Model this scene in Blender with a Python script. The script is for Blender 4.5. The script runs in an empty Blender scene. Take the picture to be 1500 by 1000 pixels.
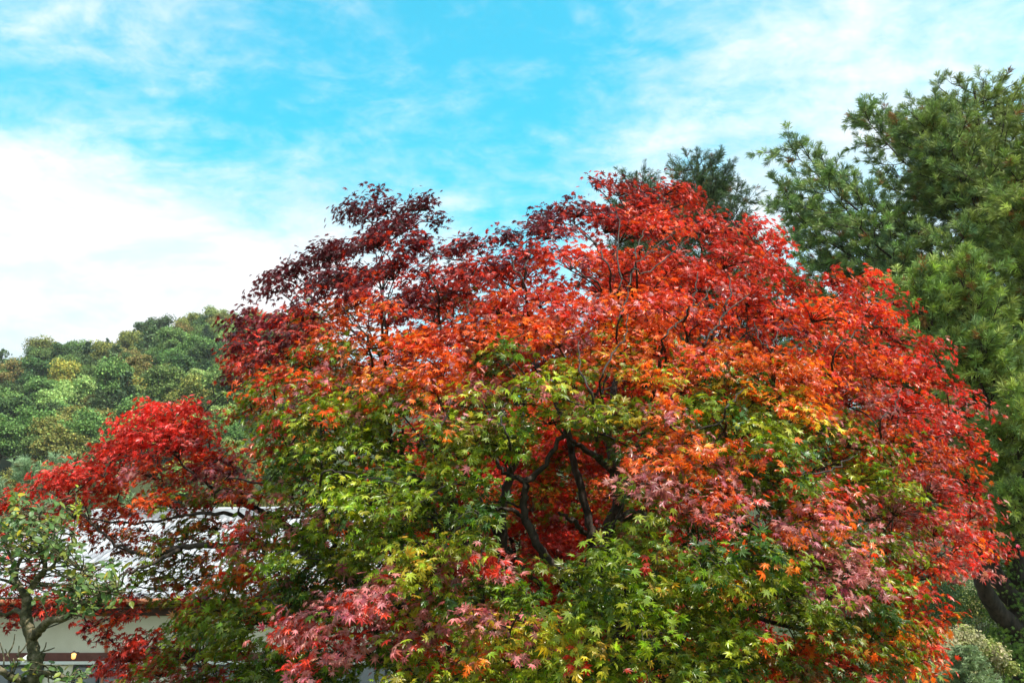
import bpy, math
import numpy as np
from mathutils import Vector

RNG = np.random.default_rng(11)
R = math.radians
scene = bpy.context.scene
COL = scene.collection

# ------------------------------------------------------------------ camera
PITCH = R(18.9)
FPX = 1458.0          # focal length in pixels of the 1500 px wide photograph (35 mm lens)
CAMZ = 1.6
cam_d = bpy.data.cameras.new('camera')
cam_d.lens = 35.0
cam_d.sensor_width = 36.0
cam_d.clip_end = 3000.0
cam_d.clip_start = 0.05
cam = bpy.data.objects.new('camera', cam_d)
COL.objects.link(cam)
cam.location = (0, 0, CAMZ)
cam.rotation_euler = (math.pi / 2 + PITCH, 0, 0)
scene.camera = cam

# ------------------------------------------------------------------ world
SUN_EL, SUN_AZ = 56.0, 132.0      # azimuth clockwise from +Y (the view direction)
w = bpy.data.worlds.new('World')
scene.world = w
w.use_nodes = True
nt = w.node_tree
nt.nodes.clear()
N = nt.nodes.new
L = nt.links.new


def mathn(tree, op, a, b=None, c=None):
    n = tree.nodes.new('ShaderNodeMath')
    n.operation = op
    for i, v in enumerate((a, b, c)):
        if v is None:
            continue
        if isinstance(v, (int, float)):
            n.inputs[i].default_value = v
        else:
            tree.links.new(v, n.inputs[i])
    return n.outputs[0]


sky = N('ShaderNodeTexSky')
sky.sky_type = 'NISHITA'
sky.sun_disc = False
sky.sun_elevation = R(SUN_EL)
sky.sun_rotation = R(SUN_AZ)
sky.air_density = 1.0
sky.dust_density = 0.6
sky.ozone_density = 1.6
tint = N('ShaderNodeMix'); tint.data_type = 'RGBA'; tint.blend_type = 'MULTIPLY'
tint.inputs[0].default_value = 1.0
L(sky.outputs[0], tint.inputs[6])
tint.inputs[7].default_value = (0.48, 3.0, 2.45, 1)
tc = N('ShaderNodeTexCoord')
sep = N('ShaderNodeSeparateXYZ')
L(tc.outputs['Generated'], sep.inputs[0])
X, Y, Z = sep.outputs
zz = mathn(nt, 'ADD', mathn(nt, 'MAXIMUM', Z, 0.0), 0.22)
comb = N('ShaderNodeCombineXYZ')
L(mathn(nt, 'DIVIDE', X, zz), comb.inputs[0])
L(mathn(nt, 'DIVIDE', Y, zz), comb.inputs[1])
mp = N('ShaderNodeMapping')
mp.inputs['Rotation'].default_value = (0, 0, R(24))
mp.inputs['Scale'].default_value = (1.0, 1.35, 1)
mp.inputs['Location'].default_value = (3.3, 1.2, 0)
L(comb.outputs[0], mp.inputs[0])


def noise(tree, vec, scale, detail, rough, dist=0.0):
    n = tree.nodes.new('ShaderNodeTexNoise')
    n.inputs['Scale'].default_value = scale
    n.inputs['Detail'].default_value = detail
    n.inputs['Roughness'].default_value = rough
    n.inputs['Distortion'].default_value = dist
    tree.links.new(vec, n.inputs['Vector'])
    return n.outputs[0]


n1 = noise(nt, mp.outputs[0], 1.5, 8, 0.62, 0.35)
n2 = noise(nt, mp.outputs[0], 5.5, 8, 0.68, 0.5)
n4 = noise(nt, mp.outputs[0], 17.0, 6, 0.62, 0.3)
nz = mathn(nt, 'ADD', mathn(nt, 'ADD', mathn(nt, 'MULTIPLY', n1, 0.58), mathn(nt, 'MULTIPLY', n2, 0.42)), mathn(nt, 'MULTIPLY', mathn(nt, 'SUBTRACT', n4, 0.5), 0.30))


def blob(d, lo, hi, gain):
    v = Vector(d).normalized()
    dp = N('ShaderNodeVectorMath'); dp.operation = 'DOT_PRODUCT'
    L(tc.outputs['Generated'], dp.inputs[0])
    dp.inputs[1].default_value = v
    m = N('ShaderNodeMapRange')
    m.interpolation_type = 'SMOOTHSTEP'
    m.inputs['From Min'].default_value = lo
    m.inputs['From Max'].default_value = hi
    m.inputs['To Max'].default_value = gain
    L(dp.outputs['Value'], m.inputs['Value'])
    return m.outputs[0]


def ray(px, py):
    u = (px - 750) / FPX
    v = (500 - py) / FPX
    return (u, math.cos(PITCH) - v * math.sin(PITCH), math.sin(PITCH) + v * math.cos(PITCH))


def ramp(v, lo, hi, gain):
    m = N('ShaderNodeMapRange'); m.interpolation_type = 'SMOOTHSTEP'
    m.inputs['From Min'].default_value = lo
    m.inputs['From Max'].default_value = hi
    m.inputs['To Max'].default_value = gain
    L(v, m.inputs['Value'])
    return m.outputs[0]


low = ramp(Z, 0.49, 0.39, 1.0)
bias = mathn(nt, 'MULTIPLY', low, mathn(nt, 'ADD', ramp(X, 0.05, -0.38, 0.34), 0.06))
for args in ((ray(1150, 300), 0.968, 1.0, 0.19), (ray(1500, 110), 0.975, 1.0, 0.12), (ray(0, 150), 0.98, 1.0, 0.10)):
    bias = mathn(nt, 'ADD', bias, blob(*args))
back = N('ShaderNodeMapRange'); back.interpolation_type = 'SMOOTHSTEP'      # unseen cloud added behind and overhead for white fill light
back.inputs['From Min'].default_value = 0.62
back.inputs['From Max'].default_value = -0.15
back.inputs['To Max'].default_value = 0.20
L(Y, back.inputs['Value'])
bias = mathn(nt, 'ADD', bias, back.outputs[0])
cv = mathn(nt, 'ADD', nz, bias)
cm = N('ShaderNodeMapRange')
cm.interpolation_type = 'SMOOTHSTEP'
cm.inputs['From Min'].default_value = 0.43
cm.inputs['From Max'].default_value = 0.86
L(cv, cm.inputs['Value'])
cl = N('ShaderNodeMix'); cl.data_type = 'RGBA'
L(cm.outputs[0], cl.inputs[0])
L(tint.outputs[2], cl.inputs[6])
shade = N('ShaderNodeMix'); shade.data_type = 'RGBA'       # greyer and brighter parts of the cloud
n3 = noise(nt, mp.outputs[0], 3.2, 8, 0.6, 0.4)
L(ramp(n3, 0.38, 0.62, 1.0), shade.inputs[0])
shade.inputs[6].default_value = (6.0, 7.2, 7.9, 1)
shade.inputs[7].default_value = (8.4, 8.5, 8.7, 1)
L(shade.outputs[2], cl.inputs[7])
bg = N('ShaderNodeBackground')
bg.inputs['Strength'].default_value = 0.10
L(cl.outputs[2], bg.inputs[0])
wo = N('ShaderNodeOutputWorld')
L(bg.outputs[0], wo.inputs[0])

# ------------------------------------------------------------------ sun
sd = bpy.data.lights.new('sun', 'SUN')
sd.energy = 5.0
sd.angle = R(0.6)
sd.color = (1.0, 0.95, 0.86)
sun = bpy.data.objects.new('sun', sd)
COL.objects.link(sun)
sv = Vector((math.sin(R(SUN_AZ)) * math.cos(R(SUN_EL)), math.cos(R(SUN_AZ)) * math.cos(R(SUN_EL)), math.sin(R(SUN_EL))))
sun.rotation_euler = sv.to_track_quat('Z', 'Y').to_euler()
sun.location = sv * 60

vs = scene.view_settings
vs.view_transform = 'Standard'
vs.look = 'None'
vs.exposure = 0.5
vs.gamma = 1
scene.cycles.max_bounces = 8
scene.cycles.transmission_bounces = 4
scene.cycles.diffuse_bounces = 4
scene.cycles.glossy_bounces = 2
scene.cycles.use_denoising = True

# ------------------------------------------------------------------ helpers


def P(px, py, d):
    """World point seen at a photo pixel at distance d along +Y."""
    r = ray(px, py)
    s = d / r[1]
    return np.array([r[0] * s, d, CAMZ + r[2] * s])


def nrm(v):
    return v / np.maximum(np.linalg.norm(v, axis=-1, keepdims=True), 1e-9)


def mesh_np(name, verts, faces, mat, parent=None, cols=None, smooth=False):
    verts = np.asarray(verts, dtype=np.float32).reshape(-1, 3)
    faces = np.asarray(faces, dtype=np.int32)
    k = faces.shape[1]
    me = bpy.data.meshes.new(name)
    me.vertices.add(len(verts))
    me.vertices.foreach_set('co', verts.ravel())
    me.loops.add(faces.size)
    me.loops.foreach_set('vertex_index', faces.ravel())
    me.polygons.add(len(faces))
    me.polygons.foreach_set('loop_start', np.arange(0, faces.size, k, dtype=np.int32))
    me.polygons.foreach_set('loop_total', np.full(len(faces), k, dtype=np.int32))
    me.polygons.foreach_set('use_smooth', np.full(len(faces), smooth, dtype=bool))
    if cols is not None:
        at = me.color_attributes.new('leaf_colour', 'FLOAT_COLOR', 'POINT')
        c4 = np.ones((len(verts), 4), dtype=np.float32)
        c4[:, :3] = cols
        at.data.foreach_set('color', c4.ravel())
    me.update(calc_edges=True)
    me.materials.append(mat)
    o = bpy.data.objects.new(name, me)
    COL.objects.link(o)
    if parent is not None:
        o.parent = parent
    return o


def thing(name, label, cat, loc=(0, 0, 0), group=None):
    o = bpy.data.objects.new(name, None)
    o.empty_display_size = 0.2
    COL.objects.link(o)
    o.location = loc
    o['label'] = label
    o['category'] = cat
    if group:
        o['group'] = group
    return o


class Geo:
    """Collects boxes and tubes (quads) in world coordinates, relative to an origin on build."""

    def __init__(self):
        self.v = []
        self.f = []
        self.n = 0

    def add(self, v, f):
        self.v.append(np.asarray(v, dtype=float))
        self.f.append(np.asarray(f, dtype=int) + self.n)
        self.n += len(v)

    def box(self, c, s, yaw=0.0, pitch=0.0):
        x, y, z = np.array(s) / 2
        v = np.array([[-x, -y, -z], [x, -y, -z], [x, y, -z], [-x, y, -z], [-x, -y, z], [x, -y, z], [x, y, z], [-x, y, z]])
        if pitch:
            cp, sp = math.cos(pitch), math.sin(pitch)
            v = v @ np.array([[1, 0, 0], [0, cp, sp], [0, -sp, cp]])
        if yaw:
            cp, sp = math.cos(yaw), math.sin(yaw)
            v = v @ np.array([[cp, sp, 0], [-sp, cp, 0], [0, 0, 1]])
        self.add(v + np.array(c), [[0, 3, 2, 1], [4, 5, 6, 7], [0, 1, 5, 4], [1, 2, 6, 5], [2, 3, 7, 6], [3, 0, 4, 7]])

    def tube(self, pts, rad, k=6, knob=0.0):
        pts = np.asarray(pts, dtype=float)
        rad = np.asarray(rad, dtype=float)
        n = len(pts)
        t = np.gradient(pts, axis=0)
        t = nrm(t)
        ref = np.array([0.13, 0.31, 1.0]) if abs(t[0][2]) < 0.8 else np.array([1.0, 0.2, 0.1])
        u = nrm(np.cross(t, ref))
        v = np.cross(t, u)
        a = np.arange(k) * 2 * math.pi / k
        rr = rad[:, None] * np.ones((1, k))
        if knob:
            rr = rr * (1 + knob * RNG.normal(size=rr.shape))
        ring = pts[:, None, :] + rr[..., None] * (np.cos(a)[None, :, None] * u[:, None, :] + np.sin(a)[None, :, None] * v[:, None, :])
        V = ring.reshape(-1, 3)
        i = np.arange(n - 1)[:, None] * k
        j = np.arange(k)[None, :]
        F = np.stack([i + j, i + (j + 1) % k, i + k + (j + 1) % k, i + k + j], -1).reshape(-1, 4)
        self.add(V, F)

    def build(self, name, mat, parent=None, smooth=False, origin=None):
        V = np.concatenate(self.v)
        if origin is None and parent is not None:
            origin = np.array(parent.location)
        if origin is not None:
            V = V - np.asarray(origin)
        return mesh_np(name, V, np.concatenate(self.f), mat, parent, smooth=smooth)


def spline(pts, m=6):
    """Catmull-Rom through points (any dimension), m samples per span."""
    p = np.asarray(pts, dtype=float)
    if len(p) < 3:
        t = np.linspace(0, 1, m + 1)[:, None]
        return p[0] * (1 - t) + p[-1] * t
    q = np.vstack([2 * p[0] - p[1], p, 2 * p[-1] - p[-2]])
    out = []
    for i in range(1, len(q) - 2):
        t = np.linspace(0, 1, m, endpoint=False)[:, None]
        a, b, c, d = q[i - 1], q[i], q[i + 1], q[i + 2]
        out.append(0.5 * (2 * b + (c - a) * t + (2 * a - 5 * b + 4 * c - d) * t ** 2 + (3 * b - a - 3 * c + d) * t ** 3))
    out.append(p[-1][None])
    return np.vstack(out)


# ------------------------------------------------------------------ materials


def principled(name):
    m = bpy.data.materials.new(name)
    m.use_nodes = True
    return m, m.node_tree, m.node_tree.nodes['Principled BSDF']


def leaf_mat(name, rough=0.4, transl=0.3, spec=0.5, hsv=None, tg=1.5):
    m, t, b = principled(name)
    at = t.nodes.new('ShaderNodeAttribute'); at.attribute_name = 'leaf_colour'
    src = at.outputs['Color']
    if hsv:
        oi = t.nodes.new('ShaderNodeObjectInfo')
        h = t.nodes.new('ShaderNodeHueSaturation')
        t.links.new(src, h.inputs['Color'])
        t.links.new(mathn(t, 'ADD', mathn(t, 'MULTIPLY', oi.outputs['Random'], hsv[0]), 0.5 - hsv[0] / 2), h.inputs['Hue'])
        t.links.new(mathn(t, 'ADD', mathn(t, 'MULTIPLY', oi.outputs['Random'], hsv[1]), 1 - hsv[1] / 2), h.inputs['Value'])
        src = h.outputs[0]
    t.links.new(src, b.inputs['Base Color'])
    b.inputs['Roughness'].default_value = rough
    b.inputs['Specular IOR Level'].default_value = spec
    tr = t.nodes.new('ShaderNodeBsdfTranslucent')
    g = t.nodes.new('ShaderNodeMix'); g.data_type = 'RGBA'; g.blend_type = 'MULTIPLY'
    g.inputs[0].default_value = 1
    t.links.new(src, g.inputs[6])
    g.inputs[7].default_value = (tg, tg, tg * 0.7, 1)
    t.links.new(g.outputs[2], tr.inputs[0])
    mx = t.nodes.new('ShaderNodeMixShader')
    mx.inputs[0].default_value = transl
    t.links.new(b.outputs[0], mx.inputs[1])
    t.links.new(tr.outputs[0], mx.inputs[2])
    t.links.new(mx.outputs[0], t.nodes['Material Output'].inputs[0])
    return m


def noise_mat(name, c1, c2, scale=5, rough=0.8, c3=None, bump=0.0, stretch=(1, 1, 1), detail=6, spec=0.3):
    m, t, b = principled(name)
    tcn = t.nodes.new('ShaderNodeTexCoord')
    mpn = t.nodes.new('ShaderNodeMapping')
    mpn.inputs['Scale'].default_value = stretch
    t.links.new(tcn.outputs['Object'], mpn.inputs[0])
    nf = noise(t, mpn.outputs[0], scale, detail, 0.6, 0.2)
    cr = t.nodes.new('ShaderNodeValToRGB')
    cr.color_ramp.elements[0].position = 0.36
    cr.color_ramp.elements[0].color = (*c1, 1)
    cr.color_ramp.elements[1].position = 0.64
    cr.color_ramp.elements[1].color = (*c2, 1)
    if c3:
        e = cr.color_ramp.elements.new(0.5)
        e.color = (*c3, 1)
    t.links.new(nf, cr.inputs[0])
    t.links.new(cr.outputs[0], b.inputs['Base Color'])
    b.inputs['Roughness'].default_value = rough
    b.inputs['Specular IOR Level'].default_value = spec
    if bump:
        bp = t.nodes.new('ShaderNodeBump')
        bp.inputs['Strength'].default_value = bump
        bp.inputs['Distance'].default_value = 0.02
        t.links.new(nf, bp.inputs['Height'])
        t.links.new(bp.outputs[0], b.inputs['Normal'])
    return m


M_leaf = leaf_mat('maple_leaf', 0.36, 0.32, 0.55)
M_pine = leaf_mat('pine_needles', 0.5, 0.12, 0.4, tg=1.2)
M_hill = leaf_mat('hill_leaves', 0.7, 0.12, 0.2, hsv=(0.035, 0.35), tg=1.2)
M_oval = leaf_mat('oval_leaf', 0.42, 0.25, 0.4)
M_shrub = leaf_mat('shrub_leaf', 0.55, 0.2, 0.3)
M_bark = noise_mat('maple_bark', (0.014, 0.010, 0.008), (0.075, 0.056, 0.042), 22, 0.85, bump=0.9, stretch=(1, 1, 0.35))
M_bark2 = noise_mat('knobby_bark', (0.03, 0.026, 0.015), (0.24, 0.19, 0.125), 26, 0.9, c3=(0.10, 0.09, 0.04), bump=1.0)
M_bark3 = noise_mat('pine_bark', (0.018, 0.012, 0.01), (0.075, 0.05, 0.04), 9, 0.9, bump=0.9, stretch=(1, 1, 0.3))

# ------------------------------------------------------------------ maple leaves


def star_template(simple=False):
    angs = [0, 38, -38, 77, -77, 120, -120]
    lens = [1.0, 0.93, 0.93, 0.72, 0.72, 0.42, 0.42]
    order = sorted(range(7), key=lambda i: angs[i])
    nz_r = {0: 0.16, 1: 0.26, 2: 0.34, 3: 0.38, 4: 0.38, 5: 0.34, 6: 0.26, 7: 0.16}
    sa = [angs[i] for i in order]
    sl = [lens[i] for i in order]
    na = [-160] + [(sa[i] + sa[i + 1]) / 2 for i in range(6)] + [160]
    V = [(0, 0.0, 0.0)]
    T = [0.0]
    F = []

    def pt(a, r, z):
        return (math.sin(R(a)) * r, math.cos(R(a)) * r, z)
    nid = []
    for i in range(8):
        nid.append(len(V)); V.append(pt(na[i], nz_r[i], 0.06)); T.append(0.2)
    for i in range(7):
        tip = len(V); V.append(pt(sa[i], sl[i], -0.16 * sl[i])); T.append(1.0)
        if simple:
            F += [(0, tip, nid[i]), (0, nid[i + 1], tip)]
        else:
            a_ = len(V); V.append(pt(sa[i] - 10.5, sl[i] * 0.62, 0.03)); T.append(0.5)
            b_ = len(V); V.append(pt(sa[i] + 10.5, sl[i] * 0.62, 0.03)); T.append(0.5)
            F += [(0, a_, nid[i]), (0, tip, a_), (0, b_, tip), (0, nid[i + 1], b_)]
    return np.array(V), np.array(F), np.array(T)


def oval_template():
    V, T = [(0, 0, 0)], [0]
    for t_, w_ in ((0.2, 0.2), (0.5, 0.3), (0.8, 0.18)):
        V += [(-w_, t_, 0.07), (w_, t_, 0.07), (0, t_, 0)]
        T += [0.3, 0.3, 0.1]
    V.append((0, 1.1, -0.12)); T.append(0.5)
    F = [(0, 3, 1), (0, 2, 3), (1, 3, 4), (3, 6, 4), (3, 2, 5), (3, 5, 6), (4, 6, 7), (6, 9, 7), (6, 5, 8), (6, 8, 9), (7, 9, 10), (9, 8, 10)]
    return np.array(V, float), np.array(F), np.array(T, float)


STAR, STAR_S, OVAL = star_template(), star_template(True), oval_template()


def place_leaves(tpl, pos, nor, tip, size, col, tipcol):
    V, F, T = tpl
    nor = nrm(nor)
    tip = tip - nor * np.sum(tip * nor, 1, keepdims=True)
    tip = nrm(tip + 1e-6)
    side = np.cross(tip, nor)
    bend = np.where(RNG.random(len(pos)) < 0.12, RNG.uniform(1.5, 3.2, len(pos)), RNG.uniform(0.1, 1.4, len(pos)))[:, None]
    W = pos[:, None, :] + size[:, None, None] * (V[None, :, 0:1] * side[:, None, :] + V[None, :, 1:2] * tip[:, None, :] + (V[None, :, 2] * bend)[..., None] * nor[:, None, :])
    C = col[:, None, :] * (1 - T[None, :, None]) + tipcol[:, None, :] * T[None, :, None]
    nv = len(V)
    FF = F[None] + (np.arange(len(pos)) * nv)[:, None, None]
    return W.reshape(-1, 3), FF.reshape(-1, 3), C.reshape(-1, 3)


PAL = {
    'B': (0.125, 0.011, 0.017), 'R': (0.50, 0.036, 0.015), 'C': (0.64, 0.042, 0.03), 'S': (0.66, 0.10, 0.015),
    'O': (0.74, 0.20, 0.015), 'Y': (0.50, 0.38, 0.03), 'L': (0.35, 0.38, 0.018), 'G': (0.14, 0.21, 0.008),
    'D': (0.045, 0.10, 0.008), 'P': (0.47, 0.185, 0.185), 'W': (0.20, 0.12, 0.025),  # P paints the pale pink gloss of the leaves into their colour
}
TIPSHIFT = {'L': (0.30, 0.30, 0.03), 'G': (0.17, 0.20, 0.008), 'Y': (0.58, 0.34, 0.02), 'W': (0.35, 0.08, 0.02), 'O': (0.72, 0.12, 0.015), 'P': (0.46, 0.11, 0.10)}


class Foliage:
    def __init__(self):
        self.zones = {}
        self.tw = Geo()

    def pad(self, zone, c, a, h, out, cols, dens=1.0, leaf=0.046, tpl=STAR, hub=None, near=''):
        """One drooping layered spray: twig tips on a flattened shell, leaves clustered round each tip."""
        c = np.asarray(c, float)
        out = np.asarray(out, float)
        if hub is None:
            hub = c - out * a * 0.55 - np.array([0, 0, h * 0.55])
        area = a * a * 2.2 + a * h * 5.0
        K = max(5, int(area * 66 * dens))
        m = 11
        v = nrm(RNG.normal(size=(K, 3)))
        v[:, 2] = np.where(v[:, 2] < -0.25, -v[:, 2], v[:, 2])
        v = nrm(v)
        rr = RNG.uniform(0.62, 1.04, K)[:, None]
        tips = c + v * rr * np.array([a, a, h])
        hd = np.linalg.norm((tips - hub)[:, :2], axis=1)
        tips[:, 2] -= 0.32 * hd ** 2 / max(a, 0.1) * min(1.0, h / a + 0.25)
        tips[:, 2] -= 0.42 * ((tips - c) @ out)          # the spray slopes down and outwards
        # a spray turns from its sunlit top down: first letters on top, last ones underneath
        tt_ = np.clip(0.62 - 0.5 * v[:, 2] + RNG.normal(size=K) * 0.26, 0, 0.999)
        keys = [cols[int(q_ * len(cols))] for q_ in tt_]
        if near:
            keys = [near[RNG.integers(len(near))] if RNG.random() < 0.22 else k_ for k_ in keys]
        # leaf pairs near each tip
        rad = nrm(tips - hub + np.array([0, 0, 0.02]))
        off = RNG.normal(size=(K, m, 3)) * np.array([0.044, 0.044, 0.026])
        back = RNG.uniform(0, 0.11, (K, m, 1))
        pos = tips[:, None, :] + off - rad[:, None, :] * back
        nor = 0.42 * v[:, None, :] + np.array([0, 0, 0.62]) + 0.5 * out + RNG.normal(size=(K, m, 3)) * 0.46
        tip = rad[:, None, :] * 0.9 + nrm(off) * 0.9 + np.array([0, 0, -0.34]) + RNG.normal(size=(K, m, 3)) * 0.3
        size = leaf * RNG.uniform(0.6, 1.28, (K, m))
        col = np.zeros((K, m, 3)); tcl = np.zeros((K, m, 3))
        allk = list(cols)
        tone = math.exp(RNG.normal() * 0.16)
        for i in range(K):
            for j in range(m):
                k_ = keys[i] if RNG.random() < 0.72 else allk[RNG.integers(len(allk))]
                b = np.array(PAL[k_]); tt = np.array(TIPSHIFT.get(k_, PAL[k_]))
                j_ = tone * math.exp(RNG.normal() * 0.22)
                hue = RNG.normal() * 0.10
                b = b * j_ * np.array([1, 1 + hue * 1.6, 1]); tt = tt * j_ * np.array([1, 1 + hue, 1])
                col[i, j] = b; tcl[i, j] = tt
        z = self.zones.setdefault((zone, id(tpl)), [tpl, []])
        z[1].append((pos.reshape(-1, 3), nor.reshape(-1, 3), tip.reshape(-1, 3), size.ravel(), np.clip(col.reshape(-1, 3), 0.002, 0.85), np.clip(tcl.reshape(-1, 3), 0.002, 0.85)))
        # twigs: fan from the hub
        nt_ = max(3, K // 2)
        for i in RNG.permutation(K)[:nt_]:
            e = tips[i]
            mid = hub * 0.5 + e * 0.5 + np.array([0, 0, 0.10 * np.linalg.norm(e - hub)]) + RNG.normal(size=3) * 0.02
            p = spline([hub, mid, e], 3)
            self.tw.tube(p, np.linspace(0.0042, 0.0013, len(p)), 3)
        return hub

    def build(self, root, labels, mat=None):
        org = np.array(root.location)
        by = {}
        for (zone, _), (tpl, lst) in self.zones.items():
            for x in lst:
                V, F, C = place_leaves(tpl, *x)
                by.setdefault(zone, []).append((V, F, C))
        for zone, parts in by.items():
            n = 0; VV = []; FF = []; CC = []
            for V, F, C in parts:
                VV.append(V); FF.append(F + n); CC.append(C); n += len(V)
            o = mesh_np('foliage', np.concatenate(VV) - org, np.concatenate(FF), mat or M_leaf, root, np.concatenate(CC))
            if labels.get(zone):
                o['label'] = labels[zone]
        self.tw.build('twigs', M_bark, root)


# ------------------------------------------------------------------ the big maple
TREE_X, TREE_Y = 0.15, 8.0


def crown_depth(x, y):
    q = 1 - ((x - 790) / 720) ** 2 - ((y - 800) / 580) ** 2
    return 9.6 - 4.3 * math.sqrt(max(0.0, q))


pads = []   # px, py, half width px, half height px, colours, zone, depth offset


def rows(zone, text, w=56, h=25, dd=0.0):
    for t_ in text.split(';'):
        t_ = t_.split()
        if not t_:
            continue
        x, y = float(t_[0]), float(t_[1])
        if len(t_) > 3:
            pads.append((x, y, float(t_[2]), float(t_[3]), t_[4], zone, dd))
        else:
            pads.append((x, y, w, h, t_[2], zone, dd))


rows('burgundy', """508 303 26 14 BBB;548 302 42 18 BBBB;606 298 42 16 BBBB;638 318 20 16 BB;575 325 45 18 BBBR;530 350 52 20 BBBR;600 352 42 22 BBR;
462 368 50 19 BBB;410 395 44 18 BBB;395 420 32 13 BBB;482 402 58 22 BBBR;555 392 58 26 BBRR;618 395 38 24 BRR;590 432 46 22 BBR;
690 350 46 18 BBR;745 342 30 16 BBR;682 392 46 26 BRR;728 392 38 26 BRR;655 430 46 24 BRRW;345 460 34 14 BBR;398 462 46 17 BBR;430 448 20 12 BR;
520 425 45 20 BBRR""")
rows('red top', """880 258 22 14 BR;925 272 48 20 BBRR;996 275 42 18 BRRR;1020 288 28 20 RRS;850 300 50 20 BBR;806 308 36 14 BB;800 330 56 24 BBR;905 318 72 28 BRRR;
980 325 66 28 RRSR;1050 328 56 22 BRRR;1118 328 46 16 RRC;1146 352 28 18 RRC;768 362 46 24 BRR;840 372 66 28 RRRS;920 382 58 28 RRS;
1000 378 66 30 RRSR;1088 374 66 28 RRCR;1146 388 34 20 RRS;960 300 50 22 BRRR""")
rows('orange red', """490 442 46 17 SSRG;548 448 52 21 SSRO;445 455 20 12 SG;
465 500 55 23 SOGG;520 498 58 26 SOGW;598 500 60 26 SSRO;650 478 50 24 SSR;725 440 58 26 RRSP;790 430 60 26 RRSC;700 482 60 26 SSOP;
770 478 60 28 SSOR;850 440 60 28 SRRP;920 440 60 28 SSOP;898 480 58 25 OSGY;980 428 60 28 RRSP;1050 408 64 26 RRSP;1120 430 60 25 RRS;
1040 458 55 26 RSSB;560 550 58 22 OPGL;630 560 50 23 OSOY;640 528 58 23 SSOP;830 470 50 22 SOPS;965 468 50 22 SSOR;
1020 518 48 22 OSRG;1090 512 52 22 SOOR""")
rows('crimson left', """430 482 55 21 BBRP;352 500 40 16 BBRC;400 512 56 22 BRPR;338 530 32 16 BRSB;380 556 48 22 RSGS;355 590 30 18 SGRW;
440 556 50 22 SGPL;482 558 56 20 PLSG""")
rows('red right', """1180 418 36 18 RRS;1240 408 42 18 SRRC;1290 408 34 16 CRSP;1220 456 60 26 SSRR;1290 452 44 22 SRRC;1320 440 22 14 CR;1155 478 48 26 SRBR;1335 492 46 16 RRCP;
1378 506 24 11 RCP;1250 508 60 25 SRSR;1310 540 60 22 SORC;1380 552 46 19 RRCP;1430 584 30 19 CRPP;1350 590 60 25 RCRP;1272 580 60 25 PRPS;
1200 548 58 25 OSOS;1412 625 40 22 RCPP;1340 640 60 25 SRPO;1270 640 60 25 SGGP;1402 668 42 22 SSOR;1290 690 60 23 GGLG;1220 620 54 25 PLGG;
1392 712 58 25 RPPC;1440 748 34 24 CPSR;1458 785 26 24 CRCP;1400 770 58 28 RPPO;1342 740 60 26 PPLG;1300 785 50 24 PGLG;1430 818 28 20 CPP;
1380 820 46 25 SRRO;1352 862 38 24 RSRG;1398 900 20 14 RRC;1368 915 44 20 RSRO;1438 655 24 16 SRC;1250 545 50 20 SCRO;1440 715 22 18 CRP""")
rows('orange band', """960 498 54 22 OSOG;960 550 58 25 OOYG;902 520 58 23 OYGS;1150 528 50 22 OOSS;1162 572 58 23 OOYG;980 600 50 22 OOPG;
1012 638 58 22 POSL;700 568 58 22 PLSL;840 540 58 23 GLYS;820 494 50 16 PPPR;1105 658 48 17 ROSY;1060 648 50 18 OPSG;960 662 58 19 SOPR;
1042 686 58 19 OPSG;978 702 58 18 PPPS;1062 712 48 17 PSPR;1002 738 56 23 RPSP;1062 742 48 20 PSPL;1160 768 52 18 OPPS;1212 745 58 22 OPSO;
1240 790 54 21 PPOG;1180 720 54 20 RRGP;1236 716 50 20 RPSG;1120 575 50 20 OOGY;1190 600 50 20 OSYG""")
rows('upper green', """742 506 40 18 DGG;780 560 60 23 LGPY;905 590 52 25 GLGY;862 602 48 20 GLGP;1080 548 66 25 GDGY;1050 592 60 26 GGDL;
1120 612 60 26 GGLY;400 610 46 24 WGGR;450 600 58 25 GGLS;520 590 58 25 GLGP;450 650 58 26 GGLD;522 640 58 26 GGDL;392 650 36 18 GSGW;
560 690 50 24 GDG;482 700 58 25 GGDL;630 622 50 22 GLPO;690 632 58 25 LLGP;640 682 48 21 LGGL;742 645 46 24 GLDG;690 700 40 18 GD;420 702 46 20 GLSW;
600 725 54 22 GGL;1150 650 58 23 GDGG;1152 692 56 22 GDG;950 742 40 20 GLWG;930 706 30 14 PG;520 725 58 23 GGL;720 610 50 20 LGG;700 745 50 12 DG;575 590 55 22 GGLO""")
rows('left mixed', """412 745 58 20 PLGL;472 762 58 22 PLGL;370 800 46 20 PGWS;432 802 58 26 GGD;345 772 34 14 RPS;560 772 58 25 GGL;
500 822 56 20 GLL;400 868 50 25 GLG;350 900 56 26 GGLD;300 882 50 24 LGGW;330 948 56 25 LGGW;268 912 44 22 GGR;250 952 50 25 GWGR;
192 938 38 18 RRBR;170 962 40 16 RCPB;318 848 44 17 OSG;272 876 28 11 RRC;372 982 56 22 GGD;432 985 56 20 GDG;205 980 50 20 RWGP;345 838 34 16 RPS;290 985 50 20 GRW;
430 850 50 24 DG""", dd=0.3)
rows('pink spray', """552 858 66 24 PPPR;472 888 66 25 PPPR;430 918 46 24 RPPS;540 908 58 24 PPRL;482 948 56 22 PRPR;620 888 54 24 PWLL;690 900 42 20 PPWY;
660 830 54 18 PRPY;722 824 36 14 PRP;600 930 46 18 PPLR;640 958 26 14 SPS""", dd=-0.1)
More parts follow.
